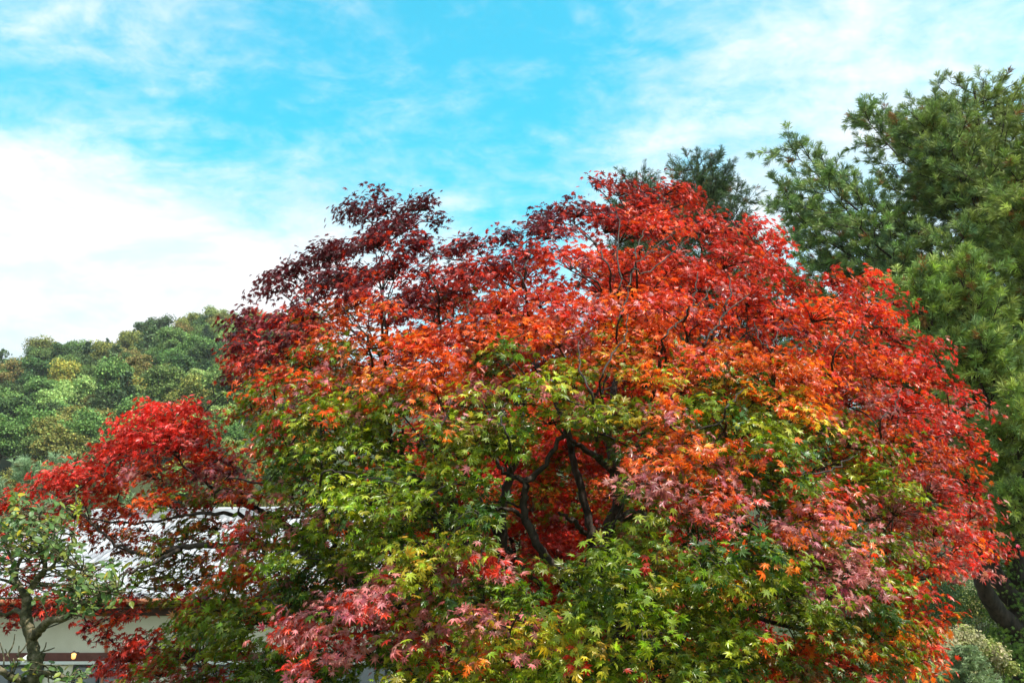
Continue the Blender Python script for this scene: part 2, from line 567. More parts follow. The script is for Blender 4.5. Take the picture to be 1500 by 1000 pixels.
rows('lower green', """620 800 58 20 LGLY;700 788 56 19 LGLP;590 832 54 18 LGLY;900 805 48 22 GGLG;850 842 46 24 GGD;960 800 58 25 GLWG;1000 852 58 24 GGL;
922 852 58 22 LGLL;1040 820 54 24 GDG;1060 852 36 14 OYL;1100 800 54 24 DGD;1120 842 54 24 GGL;1170 862 54 24 GLGG;1150 812 52 22 GGLW;
1222 820 50 20 PPGP;1262 832 50 20 PPPP;1232 866 50 18 PPPP;1202 902 56 24 GGL;870 882 58 24 GGL;950 902 58 24 GGD;1040 900 58 24 GGL;
1100 932 58 24 GLGL;1160 958 54 22 GGW;1000 960 60 24 LGLL;905 950 60 24 LYLG;792 920 66 20 LYLP;722 942 56 20 LYPO;860 940 56 20 LYLR;
700 975 58 22 LLG;800 972 60 24 GLG;905 988 60 20 LGL;1080 972 54 24 LDGG;1150 985 40 18 SSRO;1185 952 40 18 SOS;1040 992 54 20 GDG;
770 870 46 22 GDG;660 868 50 16 DG;1320 902 56 24 GGOL;1300 950 56 24 GOLG;1252 972 50 20 RRSG;1350 970 40 20 GSRO;1270 880 50 22 GGDG;
1300 840 50 22 GGRL;1230 930 50 22 GGOW;600 980 56 20 LG;1330 855 40 20 SRG""", dd=-0.15)
rows('left limb', """212 596 34 16 CCR;258 600 34 16 CCRS;180 612 28 16 CRC;225 628 46 18 CCRR;262 640 44 18 CRRS;168 648 36 16 CRC;290 632 30 16 CSR;140 662 30 14 CR;300 665 40 18 RCSR;85 682 36 14 CR;235 602 44 17 CRCC;196 625 28 15 CCR;272 622 34 17 CCRS;190 645 38 17 CCR;240 650 50 23 CRRP;288 652 38 20 RCSP;160 672 36 16 CRP;
110 692 42 14 RCR;62 706 42 15 CRR;28 730 32 16 RCB;200 690 50 20 RPSR;260 692 50 23 RPSW;320 682 42 19 RPBS;150 712 44 17 RRS;100 732 44 18 RRB;
222 730 50 17 SWRG;290 728 46 17 WGSR;342 712 44 18 PSWG;182 748 38 12 SRW;370 722 28 14 SSR;20 772 26 18 RRB;62 752 36 16 RRS;250 782 44 10 WGOG;
322 806 38 10 GWOB;272 764 40 11 GWG;200 772 34 10 SWG;8 862 22 10 RR;32 886 34 12 RBR;72 868 28 9 RRB;10 905 26 10 RRB;55 892 24 8 RB;110 862 24 8 RSB;30 850 26 8 RR;150 905 26 9 RRW;180 900 26 9 RSW;15 800 24 8 RRC;40 832 22 8 RWG;120 838 22 7 RWG;90 884 22 7 RRB;175 872 22 7 SRW;250 855 24 8 GWR;-30 815 30 14 RRC;120 915 16 6 RB;0 735 34 16 RRC;-40 760 36 18 RRC;280 820 30 8 GWS;210 830 26 7 GWB;145 748 40 12 RSW;130 690 40 14 CR;
340 830 30 14 GWOB;300 835 26 10 GWOG;285 850 22 8 GWB;225 800 34 9 WGB;170 800 26 9 WRB;150 780 30 9 SWR;240 840 24 9 GWG;190 850 22 8 WGB;300 770 36 10 SWG;345 785 30 12 GWS;130 770 26 9 RWS;250 815 30 8 WGB""")

root = thing('japanese_maple', 'huge multi-stemmed maple in the middle, burgundy and red on top, orange then green below', 'tree', (TREE_X, TREE_Y, 0))
fol = Foliage()


def pdepth(p):
    x, y, w_, h_, c_, zone, dd = p
    if zone == 'left limb':
        return 7.6 + 0.3 * math.sin(x * 0.05)
    return crown_depth(x, y) + dd + 0.2 * math.sin(x * 7.3 + y * 3.1)


# authored stems and limbs: (px, py, depth, radius in photo px)
limbs = []


def limb(name, pts, base=None):
    q = []
    if base is not None:
        q.append((*base[:3], base[3]))
    for (x, y, d, r) in pts:
        q.append((*P(x, y, d), r * d / FPX * 0.82))
    limbs.append((name, q))


limb('stem', [(905, 930, 6.9, 9), (830, 850, 6.55, 9), (792, 805, 6.4, 8), (772, 768, 6.35, 7.5), (767, 735, 6.3, 6.5), (771, 706, 6.25, 6.5), (800, 680, 6.2, 4.8), (822, 638, 6.15, 4.5), (848, 605, 6.2, 4), (868, 585, 6.4, 3), (900, 540, 6.8, 2)], (1.1, 7.8, 0.0, .08))
limb('limb', [(771, 706, 6.25, 5), (738, 690, 6.2, 4.2), (722, 668, 6.2, 3.4), (700, 658, 6.2, 2.4), (670, 640, 6.2, 1.5)])
limb('limb', [(769, 766, 6.35, 4), (750, 748, 6.25, 3.8), (718, 744, 6.2, 3), (700, 762, 6.1, 2.2), (680, 780, 6.0, 1.5)])
limb('stem', [(868, 900, 7.6, 9), (866, 800, 7.5, 8), (860, 750, 7.5, 7.5), (848, 705, 7.5, 7), (836, 660, 7.5, 6.5), (828, 620, 7.5, 6), (805, 570, 7.7, 5), (770, 500, 8.0, 4), (740, 440, 8.4, 3), (720, 390, 8.8, 2)], (0.9, 8.1, 0.0, .085))
limb('stem', [(895, 900, 8.0, 13), (888, 800, 7.9, 12), (905, 730, 7.8, 11), (902, 690, 7.8, 10), (892, 640, 7.8, 8), (897, 590, 7.9, 6.5), (905, 500, 8.2, 5), (900, 420, 8.6, 3.5), (905, 330, 9.0, 2)], (1.0, 8.3, 0.0, .1))
limb('limb', [(900, 694, 7.8, 6), (872, 668, 7.6, 5.5), (848, 652, 7.4, 4.5), (832, 642, 7.3, 3), (815, 625, 7.2, 2)])
limb('limb', [(858, 780, 7.5, 5), (840, 762, 7.3, 4), (818, 750, 7.2, 2.5)])
limb('stem', [(740, 900, 7.8, 11), (735, 770, 7.7, 10), (742, 715, 7.7, 8), (752, 685, 7.7, 7), (762, 640, 7.7, 5), (760, 560, 8.0, 4), (690, 470, 8.6, 3), (680, 400, 9.0, 2)], (0.0, 8.2, 0.0, .09))
limb('limb', [(738, 790, 7.7, 7), (712, 758, 7.6, 6), (696, 730, 7.5, 5), (680, 690, 7.5, 3), (660, 640, 7.5, 2)])
limb('limb', [(780, 930, 6.6, 7), (742, 880, 6.5, 7), (728, 855, 6.5, 6), (712, 836, 6.45, 5), (690, 815, 6.3, 3)])
limb('limb', [(795, 860, 7.0, 4), (770, 832, 6.9, 4.5), (757, 816, 6.9, 4), (745, 800, 6.9, 3)])
limb('stem', [(700, 1000, 7.9, 9), (703, 870, 7.7, 8), (705, 835, 7.6, 7), (672, 790, 7.5, 7.5), (664, 745, 7.4, 8), (650, 715, 7.3, 7), (600, 700, 7.1, 6), (584, 672, 7.0, 6), (573, 650, 6.95, 5.5), (562, 626, 6.95, 3.5), (555, 560, 7.4, 3), (560, 480, 8.2, 2.5), (560, 400, 9.0, 2)], (-0.1, 8.1, 0.0, .09))
limb('stem', [(655, 900, 7.8, 9), (646, 790, 7.6, 8), (632, 752, 7.5, 8), (618, 720, 7.4, 7), (592, 690, 7.2, 5), (588, 650, 7.1, 3.5), (590, 628, 7.1, 2.5)], (-0.3, 8.2, 0.0, .09))
limb('limb', [(574, 652, 6.95, 3.5), (573, 632, 6.95, 3), (574, 600, 7.1, 2), (600, 520, 7.8, 2)])
limb('limb', [(655, 780, 7.6, 6), (652, 750, 7.5, 6), (640, 728, 7.4, 5), (610, 700, 7.3, 4), (560, 660, 7.3, 3)])
limb('stem', [(608, 1010, 7.2, 14), (585, 978, 7.0, 13), (566, 950, 6.8, 10), (548, 920, 6.6, 7), (520, 890, 6.3, 4)], (-0.5, 8.0, 0.0, .11))
limb('limb', [(580, 975, 7.0, 6), (550, 965, 6.8, 5), (520, 952, 6.6, 3)])
# left limbs
limb('limb', [(700, 1000, 8.0, 9), (600, 900, 7.9, 9), (500, 820, 7.8, 8), (410, 762, 7.7, 7), (380, 748, 7.65, 6), (352, 732, 7.6, 5), (325, 724, 7.6, 3.5), (290, 700, 7.6, 2.5), (240, 650, 7.6, 2)])
limb('limb', [(408, 765, 7.7, 4.5), (365, 757, 7.55, 4.5), (325, 752, 7.5, 3.6), (280, 753, 7.5, 3), (230, 762, 7.5, 2.3), (175, 766, 7.5, 2), (120, 755, 7.5, 1.4)])
limb('limb', [(560, 880, 7.8, 8), (480, 830, 7.6, 7), (420, 803, 7.4, 6.5), (350, 800, 7.3, 5.5), (300, 798, 7.3, 5.5), (262, 803, 7.3, 5), (222, 812, 7.3, 4), (180, 802, 7.4, 2.8), (155, 785, 7.4, 2.4), (135, 765, 7.5, 2.2), (100, 735, 7.5, 1.8), (60, 715, 7.5, 1.2)])
limb('limb', [(265, 804, 7.3, 4), (230, 820, 7.2, 3), (195, 836, 7.15, 2.3), (160, 852, 7.1, 1.5)])
limb('limb', [(260, 745, 7.55, 2.5), (242, 725, 7.5, 2.2), (236, 700, 7.5, 1.6), (230, 660, 7.5, 1.2)])
limb('limb', [(640, 716, 7.3, 3.5), (590, 705, 7.1, 3), (540, 698, 7.0, 2.8), (490, 692, 7.0, 2.5), (430, 703, 7.1, 2.4), (388, 706, 7.2, 2), (335, 700, 7.3, 1.2)])
limb('limb', [(500, 790, 7.7, 4), (400, 880, 7.4, 3.5), (350, 935, 7.2, 3.2), (310, 955, 7.1, 2.6), (270, 970, 7.0, 1.6)])
limb('limb', [(360, 840, 7.2, 1.6), (320, 860, 7.15, 2.2), (295, 888, 7.1, 2)])
# right scaffold
limb('limb', [(905, 760, 7.8, 8), (980, 740, 7.6, 7), (1100, 725, 7.6, 6), (1140, 708, 7.6, 5), (1200, 690, 7.8, 4), (1320, 640, 8.3, 3), (1400, 620, 8.9, 2)])
limb('limb', [(900, 690, 7.8, 6), (960, 620, 8.0, 5), (1040, 500, 8.1, 4), (1062, 458, 8.3, 3), (1095, 432, 8.5, 2), (1130, 370, 9.0, 1.5)])
limb('limb', [(940, 650, 7.9, 4), (960, 560, 7.7, 4), (975, 498, 7.6, 3.2), (1003, 462, 7.8, 2.6), (1018, 430, 8.0, 2)])
limb('limb', [(1000, 600, 8.0, 5), (1100, 560, 8.2, 4), (1150, 520, 8.4, 3), (1250, 460, 9.0, 2.5), (1310, 430, 9.3, 1.5)])
limb('limb', [(900, 480, 8.3, 3), (925, 396, 8.6, 3), (962, 364, 8.8, 2), (1000, 328, 9.0, 1.3)])
limb('limb', [(900, 440, 8.4, 2), (880, 375, 8.7, 2), (868, 352, 8.8, 1.4)])
limb('limb', [(895, 850, 7.8, 8), (1000, 850, 7.4, 6), (1150, 850, 7.3, 5), (1300, 850, 7.8, 4), (1380, 840, 8.4, 2)])
limb('limb', [(1000, 850, 7.4, 5), (1100, 900, 7.0, 4), (1250, 940, 7.3, 3), (1340, 950, 7.8, 2)])
limb('limb', [(880, 850, 7.4, 5), (900, 900, 6.6, 4), (900, 940, 6.1, 3), (850, 960, 5.8, 2)])
limb('limb', [(556, 520, 7.8, 3), (500, 470, 8.4, 2.5), (456, 437, 8.8, 2.2), (432, 415, 9.0, 1.6), (400, 405, 9.1, 1)])
limb('limb', [(1130, 790, 7.2, 1.5), (1105, 774, 6.9, 2.4), (1085, 768, 6.8, 1.6)])
limb('limb', [(860, 585, 6.4, 1.6), (880, 540, 6.6, 1.6), (915, 500, 6.9, 1.2)])

front = [[(905, 480), (918, 440), (925, 396), (950, 370), (998, 332)], [(925, 396), (945, 400), (985, 372), (1010, 350)], [(908, 430), (906, 380), (908, 330), (900, 300)],
         [(893, 402), (880, 370), (866, 352), (850, 340)], [(930, 392), (934, 360), (946, 335)], [(880, 420), (850, 400), (822, 372), (810, 350)], [(1030, 512), (1048, 480), (1064, 456), (1098, 430)],
         [(1064, 456), (1070, 430), (1066, 405)], [(972, 500), (988, 478), (1004, 460), (1018, 428), (1022, 400)], [(1004, 460), (1030, 440), (1040, 420)], [(768, 405), (776, 375), (786, 345)],
         [(770, 420), (755, 395), (748, 372)], [(880, 560), (896, 520), (916, 492), (920, 460)], [(868, 585), (850, 540), (848, 500)], [(1130, 520), (1112, 500), (1104, 470)], [(1130, 520), (1138, 490), (1150, 468)],
         [(1220, 520), (1250, 490), (1280, 470), (1310, 440)], [(1290, 620), (1310, 600), (1318, 570)], [(1060, 610), (1075, 585), (1090, 568)], [(540, 500), (520, 475), (505, 455)], [(560, 480), (566, 450), (575, 425)],
         [(640, 430), (628, 400), (632, 372)], [(470, 700), (500, 690), (545, 700), (590, 712)], [(640, 640), (655, 610), (660, 585)], [(742, 640), (735, 610), (742, 590)], [(1175, 700), (1215, 690), (1250, 668)], [(430, 905), (395, 880), (372, 870)]]
for pl in front:
    p0 = pl[0]
    d0 = crown_depth(*p0)
    q = [(*P(p0[0] + 6, p0[1] + 60, d0 + 0.9), 0.012)]
    for i_, (x_, y_) in enumerate(pl):
        dd_ = crown_depth(x_, y_) - 0.12
        q.append((*P(x_, y_, dd_), 0.0068 - 0.0045 * i_ / len(pl)))
    limbs.append(('branch', q))

skel = []   # skeleton nodes for attaching sprays
for name, q in limbs:
    q = np.array(q)
    s = spline(q, 5)
    s[1:-1, :3] += RNG.normal(size=(len(s) - 2, 3)) * 0.008
    g = Geo()
    g.tube(s[:, :3], np.maximum(s[:, 3], 0.004), 8, 0.05)
    g.build(name, M_bark, root, smooth=True)
    for r_ in s:
        if r_[2] > 0.9:
            skel.append((*r_[:3], r_[3]))
skel = np.array(skel)

branch_geo = Geo()


def attach(skel, geo, hub):
    """Grow a curved branch from the nearest lower skeleton node to a spray hub."""
    dv = skel[:, :3] - hub
    dist = np.linalg.norm(dv, axis=1)
    cost = dist + np.maximum(0, dv[:, 2]) * 1.6 + np.where(skel[:, 3] < 0.006, 0.12, 0)
    i = int(np.argmin(cost))
    a = skel[i, :3]
    ln = np.linalg.norm(hub - a)
    if ln < 0.03:
        return skel
    mid = 0.5 * (a + hub) + np.array([0, 0, 0.10 * ln]) + RNG.normal(size=3) * 0.05 * ln
    p = spline([a, a * .6 + mid * .4 + RNG.normal(size=3) * .03 * ln, mid, hub], 4)
    r0 = min(skel[i, 3] * 0.75, 0.006 + 0.011 * ln)
    rr = np.linspace(max(r0, 0.006), 0.005, len(p))
    geo.tube(p, rr, 5, 0.05)
    return np.vstack([skel, np.column_stack([p[1:], rr[1:]])])


hubs = []
for p in pads:
    x, y, w_, h_, cols, zone, dd = p
    d = pdepth(p)
    c = P(x, y, d)
    a = w_ * d / FPX * 1.02
    h = h_ * d / FPX * 0.82
    axis = np.array([0.3, 8.6, c[2]])
    if zone == 'left limb':
        axis = np.array([-1.6, 8.4, c[2]])
    out = nrm(c - axis)
    nr = [q_[4] for q_ in pads if 0 < math.hypot(q_[0] - x, (q_[1] - y) * 1.3) < 95 and zone not in ('burgundy', 'left limb')]
    hub = fol.pad(zone, c, a, h, out, cols, near='' if zone in ('burgundy', 'left limb', 'crimson left') else ''.join(nr), dens=1.9 if zone == 'burgundy' else 1.25, leaf={'lower green': 0.043, 'pink spray': 0.043, 'upper green': 0.041, 'left limb': 0.038, 'left mixed': 0.041, 'orange band': 0.039}.get(zone, 0.037))
    hubs.append(hub)
    # inner layer behind
    hole = (775 < x < 925 and 590 < y < 800)
    if zone == 'left limb' and RNG.random() < 0.6:
        continue
    nb = 2 if (y > 450 and zone != 'left limb') else 1
    if 1130 < x < 1300 and 590 < y < 780:
        nb = 4
    for k in range(nb):
        ox = RNG.normal() * w_ * 0.5 + (700 - x) * 0.05
        oy = RNG.normal() * h_ * 0.6 + 14
        dx, dy = x + ox, y + oy
        if 790 < dx < 915 and 640 < dy < 800:
            continue
        d2 = d + 0.45 + 0.55 * k + RNG.uniform(0, 0.3)
        cc = cols if y < 560 else (cols[0] + 'GDG') if 380 < x < 1290 else cols
        c2 = P(dx, dy, d2)
        hb = fol.pad('inner', c2, a * 1.05 * d2 / d, h * 1.1, out, cc, dens=0.62, leaf=0.042, tpl=STAR_S)
        hubs.append(hb)

# far side of the crown so that it is a whole tree
for k in range(150):
    th = RNG.uniform(-0.15, math.pi + 0.15)
    ph = RNG.uniform(0.05, 1.25)
    cx = 0.35 + 3.3 * math.cos(th) * math.cos(ph)
    cy = 9.3 + 2.4 * math.sin(th) * math.cos(ph)
    cz = 2.6 + 3.2 * math.sin(ph) + RNG.normal() * 0.2
    el = (cz - CAMZ) / cy
    yy = 500 - math.tan(math.atan(el) - PITCH) * FPX
    xx = 750 + cx / (cy * math.cos(PITCH) + (cz - CAMZ) * math.sin(PITCH)) * FPX
    top = 300 + 0.0016 * (xx - 850) ** 2
    if yy < top + 60 or 420 > xx:
        continue
    if 720 < xx < 920 and yy > 620:
        continue
    c = np.array([cx, cy, cz])
    out = nrm(c - np.array([0.3, 8.6, cz]))
    cc = 'RRSB' if cz > 4.6 else ('RSOG' if cz > 3.6 else 'GDGS')
    hubs.append(fol.pad('inner', c, 0.42, 0.17, out, cc, dens=0.45, leaf=0.05, tpl=STAR_S))

hubs = np.array(hubs)
order = np.argsort([np.min(np.linalg.norm(skel[:, :3] - h_, axis=1)) for h_ in hubs])
for i in order:
    skel = attach(skel, branch_geo, hubs[i])
branch_geo.build('branches', M_bark, root, smooth=True)
fol.build(root, {
    'burgundy': 'dark burgundy foliage at the upper left of the crown', 'red top': 'deep red foliage at the peak of the crown',
    'orange red': 'orange-red foliage across the upper middle', 'crimson left': 'crimson foliage on the left shoulder of the crown',
    'red right': 'bright scarlet foliage down the right side', 'orange band': 'orange sprays with painted pale pink gloss in the middle right',
    'upper green': 'green foliage in the middle of the crown', 'left mixed': 'dark green and rust foliage at the lower left',
    'pink spray': 'spray with painted pink gloss at the bottom centre-left', 'lower green': 'green and lime sprays along the bottom',
    'left limb': 'bright red foliage on the long limb reaching left', 'inner': None})

# ------------------------------------------------------------------ red maple behind, seen between the stems
rt = thing('red_maple', 'smaller bright red maple standing behind the stems of the big maple', 'tree', (1.0, 13.0, 0))
f2 = Foliage()
bg2 = Geo()
sk2 = []
for sx, sy in ((0.0, 0.0), (0.25, 0.1), (-0.3, 0.05)):
    q = spline([(1.0 + sx * .4, 13.0, 0), (1.0 + sx * 1.2, 13.0 + sy, 1.2), (1.0 + sx * 2.6, 13.0 + sy * 3, 2.6), (1.0 + sx * 4, 13 + sy * 5, 4.0)], 5)
    g = Geo(); g.tube(q, np.linspace(0.07, 0.02, len(q)), 8, 0.05); g.build('stem', M_bark, rt, smooth=True)
    sk2 += [(*a_, .04) for a_ in q if a_[2] > 0.6]
sk2 = np.array(sk2)
h2 = []
for k in range(320):
    th = RNG.uniform(0, 2 * math.pi); r_ = math.sqrt(RNG.uniform(0.02, 1))
    cz = RNG.uniform(1.0, 6.0)
    rad = 3.1 * math.sqrt(max(0.1, 1 - ((cz - 2.8) / 3.6) ** 2))
    c = np.array([0.9 + rad * r_ * math.cos(th), 13.0 + rad * 0.6 * r_ * math.sin(th), cz])
    out = nrm(c - np.array([1.0, 13.0, cz - 0.01]))
    h2.append(f2.pad('all', c, 0.45, 0.2, out, 'CRCRSRP' if RNG.random() < 0.62 else 'SOGLG', dens=0.55, leaf=0.052, tpl=STAR_S))
for k in range(60):
    c = np.array([RNG.uniform(-0.9, 2.0), RNG.uniform(12.2, 13.8), RNG.uniform(2.2, 4.9)])
    h2.append(f2.pad('all', c, 0.42, 0.2, nrm(c - np.array([1.0, 13.5, c[2] - 0.01])), 'CRSRPC', dens=0.6, leaf=0.052, tpl=STAR_S))
h2 = np.array(h2)
for i in np.argsort([np.min(np.linalg.norm(sk2[:, :3] - h_, axis=1)) for h_ in h2]):
    sk2 = attach(sk2, bg2, h2[i])
bg2.build('branches', M_bark, rt, smooth=True)
f2.build(rt, {'all': None})

# ------------------------------------------------------------------ pines


def needle_tufts(pos, axis, ln, wd, col, per=30, spread=(0.15, 1.15)):
    n = len(pos)
    axis = nrm(axis)
    ref = nrm(RNG.normal(size=(n, 3)))
    u = nrm(np.cross(axis, ref)); v = np.cross(axis, u)
    th = RNG.uniform(0, 2 * math.pi, (n, per)); ph = RNG.uniform(spread[0], spread[1], (n, per))
    d = (np.cos(ph)[..., None] * axis[:, None, :] + np.sin(ph)[..., None] * (np.cos(th)[..., None] * u[:, None, :] + np.sin(th)[..., None] * v[:, None, :]))
    l_ = ln * RNG.uniform(0.7, 1.1, (n, per))[..., None]
    b = pos[:, None, :] + axis[:, None, :] * (RNG.uniform(-0.5, 0.25, (n, per))[..., None] * ln)
    s = nrm(np.cross(d, RNG.normal(size=(n, per, 3)))) * wd
    tip = b + d * l_ - np.array([0, 0, 1]) * l_ * 0.12
    V = np.stack([b - s * 0.6, b + d * l_ * 0.55 + s, tip, b + d * l_ * 0.5 - s], 2).reshape(-1, 3)
    i = np.arange(n * per) * 4
    F = np.concatenate([np.stack([i, i + 1, i + 2], 1), np.stack([i, i + 2, i + 3], 1)])
    C = np.repeat(np.repeat(col[:, None, :] * np.exp(RNG.normal(size=(n, per, 1)) * 0.18), 4, axis=1).reshape(-1, 3), 1, axis=0)
    return V, F, C


def pine(name, label, base, height, env, trunk_r, zmin, seed_cols, nwh=0.47, per=36, ln=0.165, wd=0.0066, extra=None, lean=0.0, side=None, dens=1.0, sun_tint=False):
    base = np.array(base, float)
    r_ = thing(name, label, 'pine tree', tuple(base))
    tg = Geo()
    zs = np.linspace(0, 1, 14)
    tp = np.stack([base[0] + lean * zs, base[1] + 0 * zs, base[2] + zs * height], 1)
    tg.tube(tp, trunk_r * (1 - 0.93 * zs) + 0.012, 10, 0.05)
    tg.build('trunk', M_bark3, r_, smooth=True)
    bg_ = Geo()
    pos, ax = [], []

    def grow(start, direction, length, r0):
        npt = max(4, int(length / 0.35))
        t = np.linspace(0, 1, npt)
        d = nrm(np.asarray(direction, float))
        p = start + d * (t * length)[:, None]
        p[:, 2] += 0.16 * length * (t ** 2.2) - 0.05 * length * np.sin(t * math.pi)
        p += np.cumsum(RNG.normal(size=(npt, 3)) * 0.03, axis=0) * (t > 0)[:, None]
        bg_.tube(p, np.linspace(r0, 0.008, npt), 5, 0.04)
        return p, d

    def shoots(p, d, frac0):
        """shoots with needle tufts along a side branch"""
        n = len(p)
        for i in range(n):
            t = i / (n - 1)
            if t < frac0:
                continue
            for s_ in range(3):
                dv = nrm(d * 0.8 + RNG.normal(size=3) * 0.55 + np.array([0, 0, 0.45]))
                l2 = RNG.uniform(0.18, 0.42)
                e = p[i] + dv * l2
                bg_.tube([p[i], e], [0.006, 0.004], 3)
                pos.append(e); ax.append(dv + np.array([0, 0, .25]))
                if RNG.random() < 0.55:
                    pos.append(p[i] + dv * l2 * 0.45); ax.append(dv)
    z = zmin
    while z < height - 0.25:
        k = 6 if z < height - 1.5 else 5
        a0 = RNG.uniform(0, 6.28)
        for j in range(k):
            th = a0 + j * 2 * math.pi / k + RNG.normal() * 0.25
            zz_ = z + RNG.normal() * 0.18
            ln_ = env(zz_) * RNG.uniform(0.82, 1.02)
            if side is not None:
                ln_ *= side(th)
            if ln_ < 0.25:
                continue
            up = 0.25 + 0.75 * max(0, (zz_ - zmin) / (height - zmin)) ** 1.5
            up = max(0.02, min(up, (height - 0.2 - zz_) / max(ln_, 0.3) - 0.14))
            st = np.array([base[0] + lean * zz_ / height, base[1], base[2] + zz_])
            dr = np.array([math.cos(th), math.sin(th), up])
            p, d = grow(st, dr, ln_, 0.012 + 0.011 * ln_)
            m = len(p)
            for i in range(1, m):
                t = i / (m - 1)
                if t < 0.28 and ln_ > 1.5:
                    continue
                if RNG.random() > dens:
                    continue
                for sg in (-1, 1):
                    sd_ = np.array([-d[1], d[0], 0]) * sg
                    l2 = min(1.5, ln_ * 0.42) * (1.05 - 0.6 * t) * RNG.uniform(0.6, 1.1)
                    if l2 < 0.3:
                        continue
                    q, d2 = grow(p[i], d * 0.75 + sd_ * 0.8 + np.array([0, 0, RNG.normal() * 0.18]), l2, 0.009)
                    shoots(q, d2, 0.3)
            shoots(p[-3:], d, 0.0)
        z += nwh * RNG.uniform(0.8, 1.15)
    # leader
    for zz_ in np.arange(height - 0.5, height + 0.05, 0.14):
        pos.append(np.array([base[0] + lean, base[1], base[2] + zz_])); ax.append(np.array([0, 0, 1.0]) + RNG.normal(size=3) * 0.2)
    n_main = len(pos)
    if extra:
        for (pts_, rr0) in extra:
            pts_ = np.array(pts_)
            s_ = spline(pts_, 7)
            bg_.tube(s_, np.linspace(rr0, 0.012, len(s_)), 6, 0.05)
            dd_ = nrm(np.gradient(s_, axis=0))
            for i in range(int(len(s_) * 0.25), len(s_)):
                t = i / (len(s_) - 1)
                for sg in (-1, 1):
                    sd_ = nrm(np.cross(dd_[i], np.array([0, 0, 1.0])) + 1e-4) * sg
                    q, d2 = grow(s_[i], dd_[i] * 0.8 + sd_ * 0.7 + RNG.normal(size=3) * .2, 0.95 * (1.1 - 0.7 * t) * RNG.uniform(0.7, 1.1), 0.009)
                    shoots(q, d2, 0.2)
            shoots(s_[-4:], dd_[-1], 0.0)
    bg_.build('branches', M_bark3, r_, smooth=True)
    pos = np.array(pos); ax = np.array(ax)
    cc = np.array([seed_cols[i] for i in RNG.integers(0, len(seed_cols), len(pos))])
    cc[n_main:] *= np.array([1.55, 1.4, 1.15])
    if sun_tint:      # sunlit yellow-green painted into the needle colour towards the right
        wf = np.clip((pos[:, 0] - base[0] + 1.6 + RNG.normal(size=len(pos)) * 1.0) / 3.0, 0, 1)[:, None] * 0.75
        cc = cc * (1 - wf) + np.array([0.27, 0.30, 0.055]) * wf
    # a few rusty old tufts
    old = RNG.random(len(pos)) < 0.035
    cc[old] = (0.28, 0.13, 0.03)
    cc = cc * np.exp(RNG.normal(size=(len(pos), 1)) * 0.2)
    V, F, C = needle_tufts(pos, ax, ln, wd, cc, per)
    mesh_np('needles', V - base, F, M_pine, r_, C)
    print(name, 'tufts', len(pos))
    return r_


GREENP = [(0.13, 0.22, 0.07), (0.17, 0.28, 0.07), (0.23, 0.33, 0.07), (0.14, 0.23, 0.10), (0.28, 0.36, 0.11)]


def env_main(z):
    pts = [(2.5, 2.6), (4.0, 3.4), (6, 4.6), (8, 5.1), (10, 4.6), (11.2, 3.3), (12.4, 2.2), (13.5, 1.4), (14.6, 0.8)]
    return float(np.interp(z, [p[0] for p in pts], [p[1] for p in pts]))


mp_base = P(1494, 1000, 20.0); mp_base[2] = 0
pine('white_pine', 'tall broad dark green pine filling the right edge of the view', mp_base, 14.7, env_main, 0.24, 4.6, GREENP, sun_tint=True, lean=1.1, side=lambda th: 1.0 - 0.42 * max(0.0, -math.sin(th)),
     extra=[([P(1500, 700, 19.5), P(1480, 600, 17.5), P(1440, 500, 16.5), P(1408, 412, 16.2)], 0.05),
            ([P(1500, 720, 19.5), P(1440, 600, 17.2), P(1380, 500, 16.6), P(1342, 432, 16.4)], 0.05),
            ([P(1500, 740, 19.5), P(1470, 640, 17), P(1440, 570, 16.5), P(1425, 520, 16.3)], 0.045),
            ([P(1500, 800, 19.8), P(1500, 700, 18), P(1490, 660, 17), P(1478, 640, 16.6)], 0.04),
            ([P(1500, 860, 19.9), P(1510, 800, 18.5), P(1500, 760, 17.5), P(1485, 740, 17)], 0.04),
            ([P(1500, 560, 20), P(1530, 440, 17.5), P(1515, 360, 16.8), P(1500, 310, 16.6)], 0.04)])
# heavy curved low limbs on its trunk
g = Geo()
q = spline([(*P(1494, 930, 20.0), .2), (*P(1462, 895, 19.7), .17), (*P(1442, 862, 19.4), .15), (*P(1436, 835, 19.2), .13), (*P(1440, 790, 19.0), .09), (*P(1455, 740, 18.7), .05)], 5)
g.tube(q[:, :3], q[:, 3], 9, 0.05)
pine_root = [o for o in bpy.data.objects if o.name == 'white_pine'][0]
g.build('limb', M_bark3, pine_root, smooth=True)
g = Geo()
q = spline([(*P(1494, 890, 20.0), .2), (*P(1470, 860, 19.8), .17), (*P(1452, 825, 19.7), .14), (*P(1450, 780, 19.7), .1), (*P(1462, 720, 19.8), .06)], 5)
g.tube(q[:, :3], q[:, 3], 9, 0.05)
g.build('limb', M_bark3, pine_root, smooth=True)


DARKP = [(0.045, 0.085, 0.03), (0.06, 0.11, 0.03), (0.085, 0.13, 0.04)]


def env_b(z):
    return float(np.interp(z, [4, 8, 12, 14.5, 16, 17], [2.2, 2.6, 2.3, 1.7, 0.9, 0.2]))


b1 = P(1072, 1000, 27.0); b1[2] = 0
pine('white_pine', 'broader dark pine top just right of the red peak of the maple', b1, 16.6, lambda z: env_b(z) * 0.9, 0.2, 7.0, DARKP, per=22, ln=0.17, wd=0.006)
b2 = P(966, 1000, 29.0); b2[2] = 0
pine('white_pine', 'small dark pine top just showing above the left part of the maple peak', b2, 17.4, lambda z: env_b(z - 1.0) * 0.6, 0.2, 9.5, DARKP, per=22, ln=0.18, wd=0.0065)

